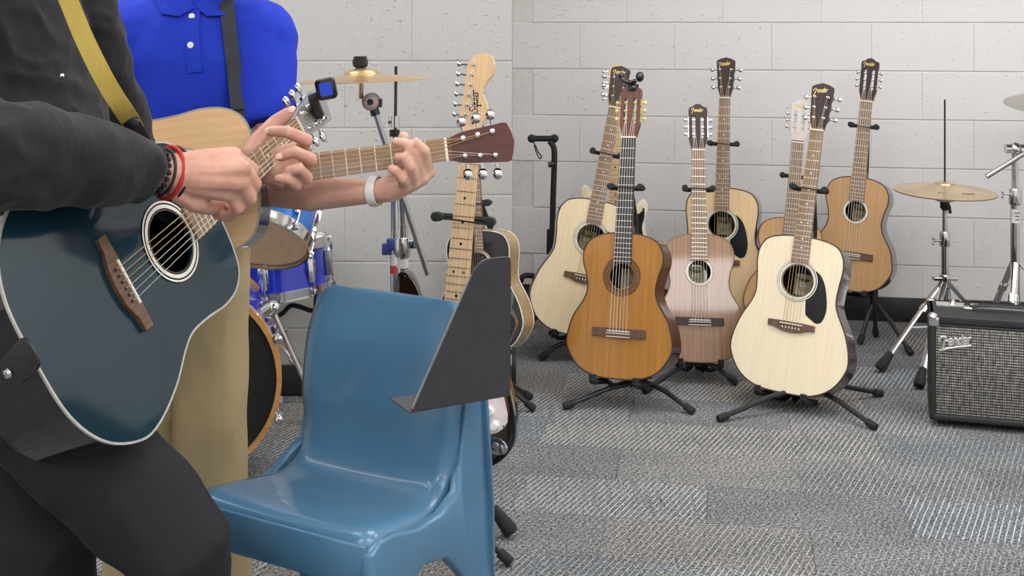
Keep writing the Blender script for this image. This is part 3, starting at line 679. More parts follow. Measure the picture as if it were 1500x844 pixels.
# ---------------------------------------------------------------- guitar amplifier
def amp():
    w, d, h = .46, .23, .325
    T = at(1.5485, 3.853, 0, radians(-17)); t = thing('guitar_amplifier', 'black combo amplifier with silver grille standing on the carpet at the right', 'amplifier', T)
    z0 = .022
    cab = MB()
    s = .019
    for c, q in (((0, 0, z0+s/2), (w, d, s)), ((0, 0, z0+h-s/2-.004), (w, d, s+.008)), ((-w/2+s/2, 0, z0+h/2), (s, d, h)), ((w/2-s/2, 0, z0+h/2), (s, d, h)), ((0, d/2-.012, z0+h/2), (w, .02, h))): cab.box(c, q)
    cab.build('cabinet', 'tolex', t, bevel=.006, seg=3)
    MB().box((0, -d/2+.012, z0+h/2-.006), (w-2*s+.002, .016, h-2*s-.01)).build('grille', 'grille', t, bevel=.004)
    MB().tube([(-w/2+s, -d/2+.006, z0+h-s-.012), (w/2-s, -d/2+.006, z0+h-s-.012)], .004, 6).build('piping', 'black', t)
    lg = write('Fender', Matrix.Translation((-w/2+.036, -d/2+.001, z0+h-.094)) @ Matrix.Rotation(pi/2, 4, 'X') @ Matrix.Rotation(.14, 4, 'Z'), .088, .0036, 'silver', t, 'logo', True, .6)
    pan = MB().box((0, .045, z0+h+.0015), (w-.05, .05, .004)).build('control_panel', 'silver', t, smooth=False)
    for k in range(8): MB().lathe([(0, .016), (.007, .016), (.009, .004), (.0115, 0)], 12, Matrix.Translation((-.155+.044*k, .045, z0+h+.003))).build('knob', 'black' if k else 'chrome', pan)
    hd = MB().tube(smoothpts([(-.11, -.015, z0+h+.004), (-.09, -.015, z0+h+.015), (0, -.015, z0+h+.018), (.09, -.015, z0+h+.015), (.11, -.015, z0+h+.004)], 4), .012, 8, flat=.4).build('handle', 'leather', t)
    for x in (-.113, .113): MB().box((x, -.015, z0+h+.006), (.028, .026, .012)).build('handle_cap', 'chrome', hd, bevel=.004)
    for x in (-1, 1):
        for y in (-1, 1):
            b = MB(); b.ball((x*(w/2-.010), y*(d/2-.010), z0+h-.009), .0165, 12); b.box((x*(w/2-.013), y*(d/2-.013), z0+h-.02), (.030, .030, .028)); b.build('corner_cap', 'chrome' if x < 0 else 'chrome', t, bevel=.003)
    for x in (-1, 1):
        for y in (-1, 1): MB().tube([(x*(w/2-.05), y*(d/2-.05), 0), (x*(w/2-.05), y*(d/2-.05), z0+.004)], .016, 12).build('foot', 'black', t)
amp()

# ---------------------------------------------------------------- cymbals and their stands
def cymbal_mesh(r, bell=.24, rise=.16, bellh=.10, n=48, th=.0012):
    pr = [(.006, rise*r+bellh*r)]
    for i in range(1, 6): a = i/5*pi/2; pr.append((.006+(bell*r-.006)*sin(a), rise*r+bellh*r*cos(a)))
    for i in range(1, 9): u = i/8; pr.append((bell*r+(r-bell*r)*u, rise*r*(1-u)**1.0*(1-.25*u)))
    pr += [(r, -th)]+[(q, z-th*1.2) for q, z in reversed(pr[:-1])]
    b = MB(); b.lathe(pr, n); return b
def clamp(mb, c, r=.018, h=.03):
    c = V(c); mb.tube([c-V((0, 0, h/2)), c+V((0, 0, h/2))], r, 12)
def wingnut(c, d, parent):
    c = V(c); d = V(d); b = MB(); b.tube([c, c+d*.028], .005, 8); e = c+d*.03
    s = d.cross(V((0, 0, 1))).normalized() if abs(d.z) < .9 else V((1, 0, 0))
    for q in (-1, 1): b.ball(e+V((0, 0, q*.009)), .0085, 8, None, (.6, .6, 1))
    return b.build('wing_nut', 'chrome', parent)
def tripod(t, O, hub, feet, mat='chrome', w=.013, flat=.45, brace=None):
    for f in feet:
        f = V(f)-O; hb = hub
        d = (f-hb); dn = d.normalized()
        lo = MB().tube([hb+dn*.02, hb+d*.35+V((0, 0, .004)), f-dn*.05], w, 8, flat=flat).build('leg', mat, t)
        MB().tube([hb+d*.30, hb+d*.36], w*1.35, 8, flat=.6).build('leg_joint', mat, lo)
        MB().tube([f-dn*.075, f-dn*.01+V((0, 0, .002)), f+V((0, 0, .0))], [.013, .021, .019], 8).build('rubber_foot', 'foam', lo, bevel=.003)
        if brace is not None:
            m = hb+d*.55; MB().tube([brace, m], .0045, 6).build('brace', mat, lo)

def hihat_right():
    D = 4.5; O = V(((1384-750)*D/F, D, 0)); t = thing('hi_hat_stand', 'chrome hi-hat stand with black rubber feet behind the amplifier', 'stand', at(*O), 'drum hardware')
    z = lambda y: H-(y-HY)*D/F
    MB().tube([(0, 0, .06), (0, 0, z(352))], .0125, 12).build('lower_tube', 'chrome', t)
    MB().tube([(0, 0, z(355)), (0, 0, z(296))], .0095, 12).build('upper_tube', 'chrome', t)
    MB().tube([(0, 0, z(297)), (0, 0, z(146))], .0035, 8).build('pull_rod', 'dark_metal', t)
    cl = MB(); clamp(cl, (0, 0, z(350)), .019, .055); cl.build('height_clamp', 'chrome', t, bevel=.003); wingnut((-.015, -.005, z(352)), (-1, -.1, 0), t)
    MB().lathe([(.010, -.06), (.017, -.05), (.017, -.025), (.026, -.02), (.028, 0), (.02, .003), (.004, .004)], 16, Matrix.Translation((0, 0, z(284)))).build('cymbal_seat', 'black', t)
    MB().tube([(.012, -.01, z(300)), (.016, -.012, z(312))], .006, 8).build('tilter_screw', 'black', t)
    hub = V((0, 0, z(408))); c = MB(); clamp(c, hub, .02, .03); c.box(hub, (.085, .03, .012)); c.build('leg_collar', 'chrome', t, bevel=.002)
    tripod(t, O, hub, [on_floor(1288, 541), on_floor(1346, 566), V((O.x+.28, 4.65, .012))], brace=V((0, 0, .14)))
    for x in (-.018, .018): MB().tube([(x*.6, -.015, hub.z-.03), (x, -.02, .2), (x, -.02, .07)], .0035, 6).build('linkage_rod', 'chrome', t)
    MB().box((0, -.12, .035), (.09, .26, .012), Matrix.Rotation(radians(-8), 4, 'X')).build('foot_pedal', 'steel', t, bevel=.004)
    T = Matrix.Translation(O+V((0, 0, z(280)))) @ Matrix.Rotation(radians(1.0), 4, 'Y') @ Matrix.Rotation(radians(2.5), 4, 'X')
    c1 = link('hi_hat_cymbal', cymbal_mesh(.182, .2, .14, .06).mesh('top_cymbal', angle=50)); c1.data.materials.append(M['cymbal_r']); c1.matrix_world = T
    tag(c1, 'bronze top hi-hat cymbal on the right stand with faint dark print', 'cymbal')
    for k, (x, y) in enumerate(((-.06, -.10), (.02, -.115))):
        b = MB(); rr = sqrt(x*x+y*y); zz = .14*.182*(1-(rr-.0364)/(.182-.0364))*.93+.0005
        for q in range(4): b.tube([(x+.012*q, y, zz), (x+.005+.012*q, y+.009, zz-.0002), (x+.009+.012*q, y, zz)], .0012, 4)
        b.build('dark_print', 'ink', c1)
    c2 = link('hi_hat_cymbal', cymbal_mesh(.182, .2, .14, .06).mesh('bottom_cymbal', angle=50)); c2.data.materials.append(M['cymbal_r'])
    c2.matrix_world = T @ Matrix.Translation((0, 0, -.004)) @ Matrix.Rotation(pi, 4, 'X'); tag(c2, 'bottom hi-hat cymbal turned upside down under the right top cymbal', 'cymbal')
hihat_right()

def boom_right():
    D = 4.45; O = V(((1487-750)*D/F, D, 0)); t = thing('cymbal_stand', 'chrome boom cymbal stand with paper sticker at the right edge behind the amplifier', 'stand', at(*O), 'drum hardware')
    z = lambda y: H-(y-HY)*D/F; X = lambda x: (x-1487)*D/F
    MB().tube([(0, 0, .06), (0, 0, z(300))], .0165, 14).build('lower_tube', 'chrome', t)
    MB().tube([(0, 0, z(300)), (0, 0, z(222))], .0125, 14).build('upper_tube', 'chrome', t)
    MB().tube([(0, 0, z(326)), (0, 0, z(306))], .0172, 14).build('paper_sticker', 'tape_w', t)
    b = MB()
    for k in range(3): b.box((0, -.0173, z(311+5*k)), (.018-.003*k, .0008, .003))
    b.build('sticker_print', 'ink', t, smooth=False)
    c = MB(); clamp(c, (0, 0, z(288)), .022, .06); c.build('height_clamp', 'chrome', t, bevel=.004); wingnut((-.018, -.005, z(284)), (-1, -.1, 0), t)
    tl = MB(); tl.tube([(-.035, 0, z(218)), (.03, 0, z(218))], .017, 14); tl.ball((0, 0, z(218)), .024, 12); tl.build('tilter', 'chrome', t)
    MB().tube([(X(1442), -.02, z(258)), (X(1487), -.02, z(230)), (X(1590), -.02, z(165))], .009, 12).build('boom_arm', 'steel', t)
    MB().tube([(X(1588), -.02, z(175)), (X(1588), -.02, z(140))], .005, 8).build('cymbal_post', 'steel', t)
    hub = V((0, 0, .40)); tripod(t, O, hub, [(O.x-.12, 4.2, .012), (O.x+.3, 4.3, .012), (O.x, 4.78, .012)])
    T = Matrix.Translation(P(1588, 152, D-.02)) @ Matrix.Rotation(radians(-2), 4, 'Y') @ Matrix.Rotation(radians(6), 4, 'X')
    c1 = link('crash_cymbal', cymbal_mesh(.272).mesh('crash', angle=50)); c1.data.materials.append(M['cymbal_g']); c1.matrix_world = T
    tag(c1, 'grey crash cymbal cut by the right edge of the picture', 'cymbal')
boom_right()

# ---------------------------------------------------------------- left: drum kit by the nearer wall
def lug(T, r, z0, z1, a, parent, mat='chrome'):
    d = V((cos(a), sin(a), 0)); b = MB(); m = (z0+z1)/2
    h = abs(z1-z0)*.30
    b.tube([d*(r+.004)+V((0, 0, m-h)), d*(r+.004)+V((0, 0, m+h))], .011, 8, flat=1)
    b.box((0, 0, 0), (.012, .03, h*1.1), Matrix.Translation(d*(r+.006)+V((0, 0, m))) @ Matrix.Rotation(a, 4, 'Z'))
    b.tube([d*(r+.012)+V((0, 0, z0)), d*(r+.012)+V((0, 0, z1))], .0032, 6)
    for z in (z0, z1): b.box((0, 0, 0), (.018, .016, .016), Matrix.Translation(d*(r+.009)+V((0, 0, z))) @ Matrix.Rotation(a, 4, 'Z'))
    return b.build('lug', mat, parent, bevel=.002)
def drum(name, label, T, r, h, shell, top, bottom, hoop='chrome', hoopr=.006, nl=8, cat='drum', a0=.2, hooph=.028):
    t = thing(name, label, cat, T, None)
    MB().lathe([(r, h*.02), (r, h*.98), (r-.007, h*.98), (r-.007, h*.02), (r, h*.02)], 48).build('shell', shell, t)
    for z, s, mt, nm in ((h, 1, top, 'top_head'), (0, -1, bottom, 'bottom_head')):
        MB().lathe([(0, z+s*.0015), (r-.004, z+s*.0015), (r+.003, z-s*.006), (r+.003, z-s*.014)], 48).build(nm, mt, t)
        MB().lathe([(r+.002, z+s*.010), (r+hoopr, z+s*.011), (r+hoopr, z-s*.002), (r+hoopr+.003, z-s*(hooph-.012)), (r+hoopr+.003, z-s*(hooph-.008)), (r+.002, z-s*(hooph-.008)), (r+.002, z+s*.010)], 48).build('hoop', hoop, t)
    for k in range(nl): lug(T, r, .004, h-.004, a0+2*pi*k/nl, t)
    return t
up = V((.12, .60, .80)).normalized()
c = P(368, 350, 3.15)
tt = drum('rack_tom', 'bright blue rack tom showing its tan bottom head under the forearm', axes(c, up, (1, 0, 0)), .148, .19, 'blue_bright', 'head_white', 'head_tan', nl=6, a0=-.62)
MB().lathe([(0, -.004), (.006, -.004), (.006, .004)], 10, Matrix.Translation((-.02, -.118, -.003))).build('head_badge', 'brass', tt)
up = V((-.10, .06, .99)).normalized()
c = P(392, 428, 3.885)
sn = drum('snare_drum', 'deep blue snare drum with chrome strainer below the bright tom', axes(c, up, (1, 0, 0)), .196, .150, 'blue_sparkle', 'head_white', 'head_white', nl=8, a0=-.62)
b = MB(); b.box((.204, -.02, .075), (.02, .03, .075)); b.tube([(.215, -.02, .115), (.218, -.02, .13), (.216, -.02, .15)], .004, 6); b.tube([(.215, -.02, .03), (.218, -.02, .01), (.208, -.02, -.012)], .004, 6); b.build('strainer', 'steel', sn, bevel=.003)
# snare stand
O = V((c.x, c.y, 0)); st = thing('snare_stand', 'dark basket stand carrying the blue snare drum', 'stand', at(*O), 'drum hardware')
zc = c.z
MB().tube([(0, 0, .25), (0, 0, zc-.085)], .013, 10).build('pole', 'dark_metal', st)
for a in (-.5, 1.6, 3.7):
    e = V((cos(a), sin(a), 0)); l = MB(); l.tube(smoothpts([V((0, 0, zc-.09)), e*.06+V((0, 0, zc-.06)), e*.10+V((0, 0, zc-.03)), e*.192+V((0, 0, zc-.022-.1*cos(a)*.19)), e*.196+V((0, 0, zc+.012))], 3), .008, 8)
    lo = l.build('basket_arm', 'dark_metal', st); MB().tube([e*.198+V((0, 0, zc-.03)), e*.2+V((0, 0, zc+.02))], .014, 8).build('rubber_grip', 'foam', lo)
MB().tube([(.02, -.02, zc-.10), (.06, -.03, zc-.125)], .011, 8).build('clamp_knob', 'black', st)
tripod(st, O, V((0, 0, .28)), [(O.x-.25, O.y-.12, .012), (O.x-.06, O.y+.24, .012), (O.x+.27, O.y-.08, .012)], 'steel')
# bass drum
D = 3.3; r = .272; c = V(((262-750)*D/F, D, .285)); T = axes(c, V((.19, -.98, 0)), (1, 0, 0))
bd = thing('bass_drum', 'large black headed bass drum with a maple wood hoop behind the khaki trousers', 'drum', T)
MB().lathe([(r-.012, -.36), (r-.012, -.01), (r-.02, -.01), (r-.02, -.36), (r-.012, -.36)], 64).build('shell', 'blue_sparkle', bd)
MB().lathe([(0, -.004), (r-.010, -.004), (r-.008, -.012)], 64).build('front_head', 'head_blk', bd)
MB().lathe([(0, -.372), (r-.010, -.372), (r-.008, -.36)], 64).build('batter_head', 'head_white', bd)
for z in (0, -.372): MB().lathe([(r-.014, z+.012), (r, z+.012), (r, z-.028), (r-.010, z-.028), (r-.014, z+.012)], 64).build('hoop', 'hoop', bd, angle=30)
for k in range(8):
    a = .40+2*pi*k/8; d = V((cos(a), sin(a), 0)); b = MB()
    b.tube([d*(r+.012)+V((0, 0, .015)), d*(r+.012)+V((0, 0, -.11))], .004, 6); b.box((0, 0, 0), (.022, .026, .03), Matrix.Translation(d*(r+.008)+V((0, 0, .0))) @ Matrix.Rotation(a, 4, 'Z'))
    b.ball(d*(r+.014)+V((0, 0, .025)), .013, 10, None, (1, 1, .7)); b.box((0, 0, 0), (.03, .03, .06), Matrix.Translation(d*(r+.004)+V((0, 0, -.12))) @ Matrix.Rotation(a, 4, 'Z')); b.build('tension_claw', 'chrome', bd, bevel=.002)
b = MB(); d = V((cos(.62), sin(.62), 0)); b.tube([d*(r+.006)+V((0, 0, -.06)), d*(r+.03)+V((0, 0, -.06))], .022, 14); b.ball(d*(r+.035)+V((0, 0, -.06)), .02, 12); b.build('spur_bracket', 'chrome', bd)
MB().tube([d*(r+.03)+V((0, 0, -.06)), V((r+.10, -.10, .0)), V((r+.12, -c.z+.012, .06))], .008, 8).build('spur', 'steel', bd)
MB().tube([V((r+.12, -c.z+.03, .055)), V((r+.12, -c.z+.006, .062))], .013, 8).build('spur_foot', 'foam', bd)
# tom holder from the bass drum
MB().tube(smoothpts([d*0+V((-.02, r-.01, -.12)), V((.0, r+.10, -.06)), V((.05, r+.16, .05)), V((.10, r+.20, .14))], 4), .0125, 10).build('tom_holder', 'chrome', bd)

# crash cymbal on boom stand, hi-hat tube beside it
def crash_left():
    D = 3.05; z = lambda y: H-(y-HY)*D/F; X = lambda x: (x-750)*D/F
    O = V((X(590), D, 0)); t = thing('cymbal_stand', 'chrome boom cymbal stand with a long silver boom rod behind the blue chair', 'stand', at(*O), 'drum hardware'); p = lambda x, y, dz=0: V((X(x)-O.x, dz, z(y)))
    MB().tube([(0, 0, .06), p(590, 330)], .0135, 14).build('lower_tube', 'chrome', t)
    MB().tube([p(590, 330), p(586, 258)], .011, 14).build('upper_tube', 'chrome', t)
    c = MB(); clamp(c, p(590, 362), .019, .05); c.box(p(601, 356), (.032, .022, .026)); c.build('height_clamp', 'chrome', t, bevel=.004)
    MB().tube([p(590, 392), p(590, 379)], .0142, 14).build('white_tape', 'tape_w', t)
    tl = MB(); tl.tube([p(583, 262, -.02), p(583, 262, .02)], .02, 14); tl.build('tilter', 'chrome', t)
    MB().tube([p(549, 158, -.02), p(583, 262, -.02), p(628, 400, -.02)], .0075, 12).build('boom_arm', 'steel', t)
    hd = MB(); hd.tube([p(545, 148, -.035), p(545, 148, .0)], .021, 16); hd.box(p(552, 150, -.02), (.03, .025, .02)); hd.tube([p(547, 152, -.02), p(552, 168, -.02)], .012, 10); hd.build('boom_tilter', 'dark_metal', t)
    MB().lathe([(.008, .003), (.021, .003), (.021, -.003), (.008, -.003), (.008, .003)], 16, Matrix.Translation(p(545, 148, -.038)) @ Matrix.Rotation(pi/2, 4, 'X')).build('tilter_ring', 'chrome', t)
    MB().tube([p(530, 144, -.018), p(531, 118, -.018), p(529, 92, -.018)], .006, 10).build('cymbal_post', 'brass', t)
    MB().lathe([(0, .03), (.016, .03), (.0165, .008), (.012, .004), (.012, -.004)], 14, Matrix.Translation(p(529, 100, -.018))).build('felt_washer', 'foam', t)
    wn = MB()
    for q in (-1, 1): wn.ball(p(529+q*7.5, 91, -.018), .013, 8, None, (.55, .5, 1.0))
    wn.box(p(529, 93, -.018), (.024, .012, .014)); wn.build('wing_nut', 'dark_metal', t)
    tripod(t, O, V((0, 0, .36)), [(O.x-.2, D-.22, .012), (O.x+.27, D-.06, .012), (O.x-.02, D+.30, .012)])
    T = Matrix.Translation(O+p(532, 117, -.018)) @ Matrix.Rotation(radians(-2.2), 4, 'Y') @ Matrix.Rotation(radians(-.6), 4, 'X')
    c1 = link('crash_cymbal', cymbal_mesh(.176, .24, .085, .085).mesh('crash_cymbal', angle=50)); c1.data.materials.append(M['bronze']); c1.matrix_world = T
    tag(c1, 'golden crash cymbal on the boom stand above the players hands', 'cymbal')
crash_left()
def hihat_left():
    D = 3.28; z = lambda y: H-(y-HY)*D/F; X = lambda x: (x-750)*D/F
    O = V((X(578), D, 0)); t = thing('hi_hat_stand', 'slim chrome stand tube with coloured tape and tall thin rod behind the crash cymbal', 'stand', at(*O), 'drum hardware'); p = lambda x, y, dz=0: V((X(x)-O.x, dz, z(y)))
    MB().tube([(0, 0, .05), p(578, 195)], .0115, 12).build('lower_tube', 'chrome', t)
    MB().tube([p(579, 196), p(580, 97)], .0042, 8).build('pull_rod', 'dark_metal', t)
    c = MB(); clamp(c, p(579, 178), .011, .03); c.tube([p(579, 178), p(568, 179)], .005, 8); c.tube([p(567, 170), p(567, 186)], .0055, 8); c.build('hi_hat_clutch', 'chrome', t)
    MB().tube([p(578, 200), p(578, 190)], .014, 10).build('cymbal_seat', 'black', t)
    c = MB(); clamp(c, p(576, 358), .018, .03); c.box(p(568, 365), (.03, .02, .03)); c.build('height_clamp', 'tape_b', t, bevel=.003)
    MB().tube([p(578, 388), p(578, 372)], .0125, 12).build('white_tape', 'tape_w', t)
    MB().tube([p(578, 400), p(578, 389)], .0125, 12).build('red_tape', 'tape_r', t)
    tripod(t, O, V((0, 0, .30)), [(O.x-.2, D-.2, .012), (O.x+.2, D-.12, .012), (O.x, D+.28, .012)])
hihat_left()
# ---------------------------------------------------------------- blue moulded chair
def chair():
    yaw = radians(-30)
    T = at(-.272, 2.205, 0, yaw); t = thing('school_chair', 'blue moulded plastic chair standing empty in front of the electric guitar', 'chair', T)
    # local: x to the sitter's left as seen from the front (viewer right), y backwards, z up; y=0 is the seat-back crease
    prof = [(-.232, .405), (-.228, .437), (-.208, .452), (-.17, .450), (-.10, .440), (-.03, .432), (.02, .452), (.045, .50), (.058, .57), (.072, .65), (.090, .705), (.104, .742), (.112, .753)]
    hw = [.185, .190, .192, .190, .185, .176, .170, .170, .176, .178, .175, .163, .146]
    pp = smoothpts([(y, z, w) for (y, z), w in zip(prof, hw)], 5)
    rings = []; N = 24
    for i, p in enumerate(pp):
        y, z, w = p; row = []; q = pp[min(i+1, len(pp)-1)]-pp[max(i-1, 0)]; ty, tz = q.x, q.y; l = sqrt(ty*ty+tz*tz); ny, nz = -tz/l, ty/l   # towards the sitter
        back = min(1, max(0, (z-.46)/.1)); 
        for j in range(N+1):
            u = -1+2*j/N; au = abs(u)
            dish = -.012*(1-u*u)*(1 if z < .46 else .9)+(.0 if au < .86 else -.020*((au-.86)/.14)**2)
            row.append((u*w, y+ny*dish+back*.02*u*u*-1, z+nz*dish))
        rings.append(row)
    me = MB(); n = N+1
    vs = [p for r in rings for p in r]; fs = [(i*n+j, i*n+j+1, (i+1)*n+j+1, (i+1)*n+j) for i in range(len(rings)-1) for j in range(N)]
    me.add(vs, fs); m = me.mesh('seat_shell', True, 60); m.materials.append(M['chair'])
    o = link('seat_shell', m, t); md = o.modifiers.new('thickness', 'SOLIDIFY'); md.thickness = .010; md.offset = 0
    dg = bpy.context.evaluated_depsgraph_get(); m2 = bpy.data.meshes.new_from_object(o.evaluated_get(dg)); o.modifiers.clear(); o.data = m2
    # side panels: front leg, arch, rear leg running up the back
    def panel(sx):
        out = [(-.244, 0), (-.190, 0), (-.187, .12), (-.180, .25), (-.150, .325), (-.09, .358), (-.02, .345), (.045, .28), (.085, .14), (.10, 0), (.138, 0), (.138, .16), (.136, .32), (.133, .46), (.129, .58), (.122, .67), (.112, .72), (.094, .69), (.078, .62), (.062, .53), (.05, .475), (.018, .445), (-.03, .425), (-.10, .424), (-.17, .441), (-.206, .443), (-.234, .427), (-.240, .38), (-.246, .2)]
        res = []
        b = MB(); k = len(out)
        wid = lambda y, z: (.187 if z < .45 else .173)+max(0, (.43-z))*.02
        a = [(sx*(wid(y, z)-.012), y, z) for y, z in out]; e = [(sx*(wid(y, z)+.010), y, z) for y, z in out]
        b.add(a+e, [tuple(range(k)), tuple(range(2*k-1, k-1, -1))]+[(i, (i+1) % k, k+(i+1) % k, k+i) for i in range(k)])
        o = b.build('leg_panel', 'chair', t, bevel=.006, seg=3)
        # returned front flange of the leg
        f = MB(); w0 = .187
        f.add([(sx*(w0+.010), -.234, .43), (sx*(w0-.045), -.234, .43), (sx*(w0-.012), -.242, 0), (sx*(w0+.028), -.242, 0), (sx*(w0+.010), -.220, .43), (sx*(w0-.045), -.220, .43), (sx*(w0-.012), -.232, 0), (sx*(w0+.028), -.232, 0)],
              [(0, 1, 2, 3), (7, 6, 5, 4), (0, 4, 5, 1), (1, 5, 6, 2), (2, 6, 7, 3), (3, 7, 4, 0)])
        f.build('front_leg_flange', 'chair', t, bevel=.005, seg=3)
        g = MB(); g.add([(sx*(.189), .105, .72), (sx*.150, .115, .72), (sx*.150, .134, .40), (sx*.155, .136, 0), (sx*.203, .136, 0), (sx*.196, .134, .40), (sx*(.189), .115, .73), (sx*.150, .125, .73), (sx*.150, .142, .40), (sx*.155, .144, 0), (sx*.203, .144, 0), (sx*.196, .142, .40)],
              [(0, 1, 2, 5), (5, 2, 3, 4), (11, 8, 7, 6), (10, 9, 8, 11), (0, 6, 7, 1), (1, 7, 8, 2), (2, 8, 9, 3), (3, 9, 10, 4), (4, 10, 11, 5), (5, 11, 6, 0)])
        g.build('rear_leg_flange', 'chair', t, bevel=.003, seg=2)
    panel(1); panel(-1)
    b = MB(); b.add([(x, -.264+(0 if k < 2 else .008), z) for k, (x, z) in enumerate([(-.18, .425), (.18, .425), (.18, .425), (-.18, .425)])], []); 
    ap = MB(); ap.prism([(-.185, .44), (.185, .44), (.180, .385), (.12, .372), (-.12, .372), (-.180, .385)], 0, .008, Matrix.Translation((0, -.227, 0)) @ Matrix.Rotation(pi/2, 4, 'X')).build('front_apron', 'chair', t, bevel=.003)
chair()

# ---------------------------------------------------------------- music stand
def music_stand():
    BL, TL, BR, TR = P(602, 603, 1.9), P(700, 380, 1.9), P(747, 578, 2.14), P(747, 375, 1.976)
    O = V(((BL.x+BR.x)/2, (BL.y+BR.y)/2+.02, 0)); t = thing('music_stand', 'charcoal music stand with tilted tapering desk beside the blue chair back', 'stand', at(*O))
    ex = (BR-BL).normalized(); nn = (TL-BL).cross(ex).normalized(); ey = nn.cross(ex)*-1
    if ey.z < 0: ey = -ey
    nn = ex.cross(ey)
    T = Matrix(((ex.x, ey.x, nn.x, BL.x), (ex.y, ey.y, nn.y, BL.y), (ex.z, ey.z, nn.z, BL.z), (0, 0, 0, 1))); Ti = T.inverted()
    q = [Ti @ p for p in (BL, BR, TR, TL)]; q = [(p.x, p.y) for p in q]
    def rc(pts, rads, k=6):
        out = []; n = len(pts)
        for i in range(n):
            p = V(pts[i]); a = V(pts[i-1])-p; b = V(pts[(i+1) % n])-p; r = rads[i]
            a, b = p+a.normalized()*r, p+b.normalized()*r
            for j in range(k+1): u = j/k; out.append(tuple(a*(1-u)**2+p*2*u*(1-u)+b*u*u))
        return out
    q2 = [V(p) for p in q]
    out = rc(q2, [.004, .004, .012, .034])
    T0 = Matrix.Translation(-O) @ T
    d = MB().prism(out, -.0012, .0012, T0).build('desk', 'desk', t, smooth=False)
    sgn = 1 if nn.y < 0 else -1
    # thin pale return along the slanted edge and the ledge at the foot of the desk
    a, b = q2[0], q2[3]; e = MB(); e.tube([T0 @ V((*(a+(b-a)*u), 0)) for u in (.02, .25, .5, .75, .90)], .0022, 6); e.build('rolled_edge', 'steel', d)
    lip = [(q2[0].x-.002, q2[0].y), (q2[1].x, q2[1].y)]
    lp = MB(); w = .042
    lp.add([T0 @ V((lip[0][0], lip[0][1]-.001, 0)), T0 @ V((lip[1][0], lip[1][1]-.001, 0)), T0 @ V((lip[1][0], lip[1][1]-.001, sgn*-w)), T0 @ V((lip[0][0], lip[0][1]-.001, sgn*-w)),
            T0 @ V((lip[0][0], lip[0][1]-.003, 0)), T0 @ V((lip[1][0], lip[1][1]-.003, 0)), T0 @ V((lip[1][0], lip[1][1]-.003, sgn*-w)), T0 @ V((lip[0][0], lip[0][1]-.003, sgn*-w))],
           [(0, 1, 2, 3), (7, 6, 5, 4), (0, 4, 5, 1), (1, 5, 6, 2), (2, 6, 7, 3), (3, 7, 4, 0)])
    lp.build('ledge', 'desk', t, smooth=False)
    m = P(738, 470, 2.08)-O; k = P(676, 484, 2.52)-O; px, pyy = k.x, k.y
    MB().tube([m-V((0, .02, 0)), m+V((.0, .03, 0))], .02, 12).build('tilt_bracket', 'black', t)
    MB().tube(smoothpts([m+V((0, .02, 0)), m+V((.004, .2, 0)), k+V((.03, -.05, .01)), k], 4), .010, 10).build('boom_arm', 'tube', t)
    MB().tube([(px, pyy, .35), (px, pyy, k.z+.02)], .0085, 12).build('inner_tube', 'tube', t); MB().tube([(px, pyy, .03), (px, pyy, .45)], .0125, 12).build('outer_tube', 'tube', t)
    for a in (2.0, 3.6, 5.2):
        f = V((px+.2*cos(a), pyy+.2*sin(a), .012)); lo = MB().tube([V((px, pyy, .07)), V((px+.11*cos(a), pyy+.11*sin(a), .05)), f], .008, 8).build('leg', 'tube', t); MB().tube([f+V((0, 0, .006)), f-V((0, 0, .006))], .013, 8).build('rubber_foot', 'foam', lo)
music_stand()

# ---------------------------------------------------------------- the two players
from mathutils.bvhtree import BVHTree
def fuse(name, mb, mat, voxel, it=6, parent=None, fold=None, fac=.5):
    me = bpy.data.meshes.new(name); me.from_pydata(mb.v, [], mb.f); o = bpy.data.objects.new(name, me); COL.objects.link(o)
    r = o.modifiers.new('r', 'REMESH'); r.mode = 'VOXEL'; r.voxel_size = voxel
    s = o.modifiers.new('s', 'SMOOTH'); s.factor = fac; s.iterations = it
    dg = bpy.context.evaluated_depsgraph_get(); m2 = bpy.data.meshes.new_from_object(o.evaluated_get(dg)); o.modifiers.clear(); o.data = m2; m2.name = name
    bpy.data.meshes.remove(me)
    if fold:
        amp, fr, st = fold; ns = [v.normal.copy() for v in m2.vertices]
        for v, n in zip(m2.vertices, ns):
            q = V((v.co.x*fr*st[0], v.co.y*fr*st[1], v.co.z*fr*st[2])); h = noise.noise(q)+.5*noise.noise(q*2.1+V((3, 1, 7)))
            v.co += n*amp*(1-2*abs(h))
    for p in m2.polygons: p.use_smooth = True
    m2.materials.clear(); m2.materials.append(M[mat])
    if parent is not None: o.parent = parent
    return o
def rings_body(mb, secs, f, n=28, T=None):
    f = V((f[0], f[1], 0)).normalized(); r = V((f.y, -f.x, 0))
    mb.loft([[V(c)+r*(rx*cos(2*pi*j/n))+f*(ry*sin(2*pi*j/n)) for j in range(n)] for c, rx, ry in secs], True)
def ribbon(pts, wdir, w, th=.002):
    b = MB(); rings = []; pts = [V(p) for p in pts]
    for i, p in enumerate(pts):
        d = (pts[min(i+1, len(pts)-1)]-pts[max(i-1, 0)]).normalized(); wd = wdir[i] if isinstance(wdir, list) else V(wdir); wd = (wd-d*wd.dot(d)).normalized(); nn = d.cross(wd)
        rings.append([p+wd*w/2+nn*th/2, p-wd*w/2+nn*th/2, p-wd*w/2-nn*th/2, p+wd*w/2-nn*th/2])
    b.loft(rings, True); return b
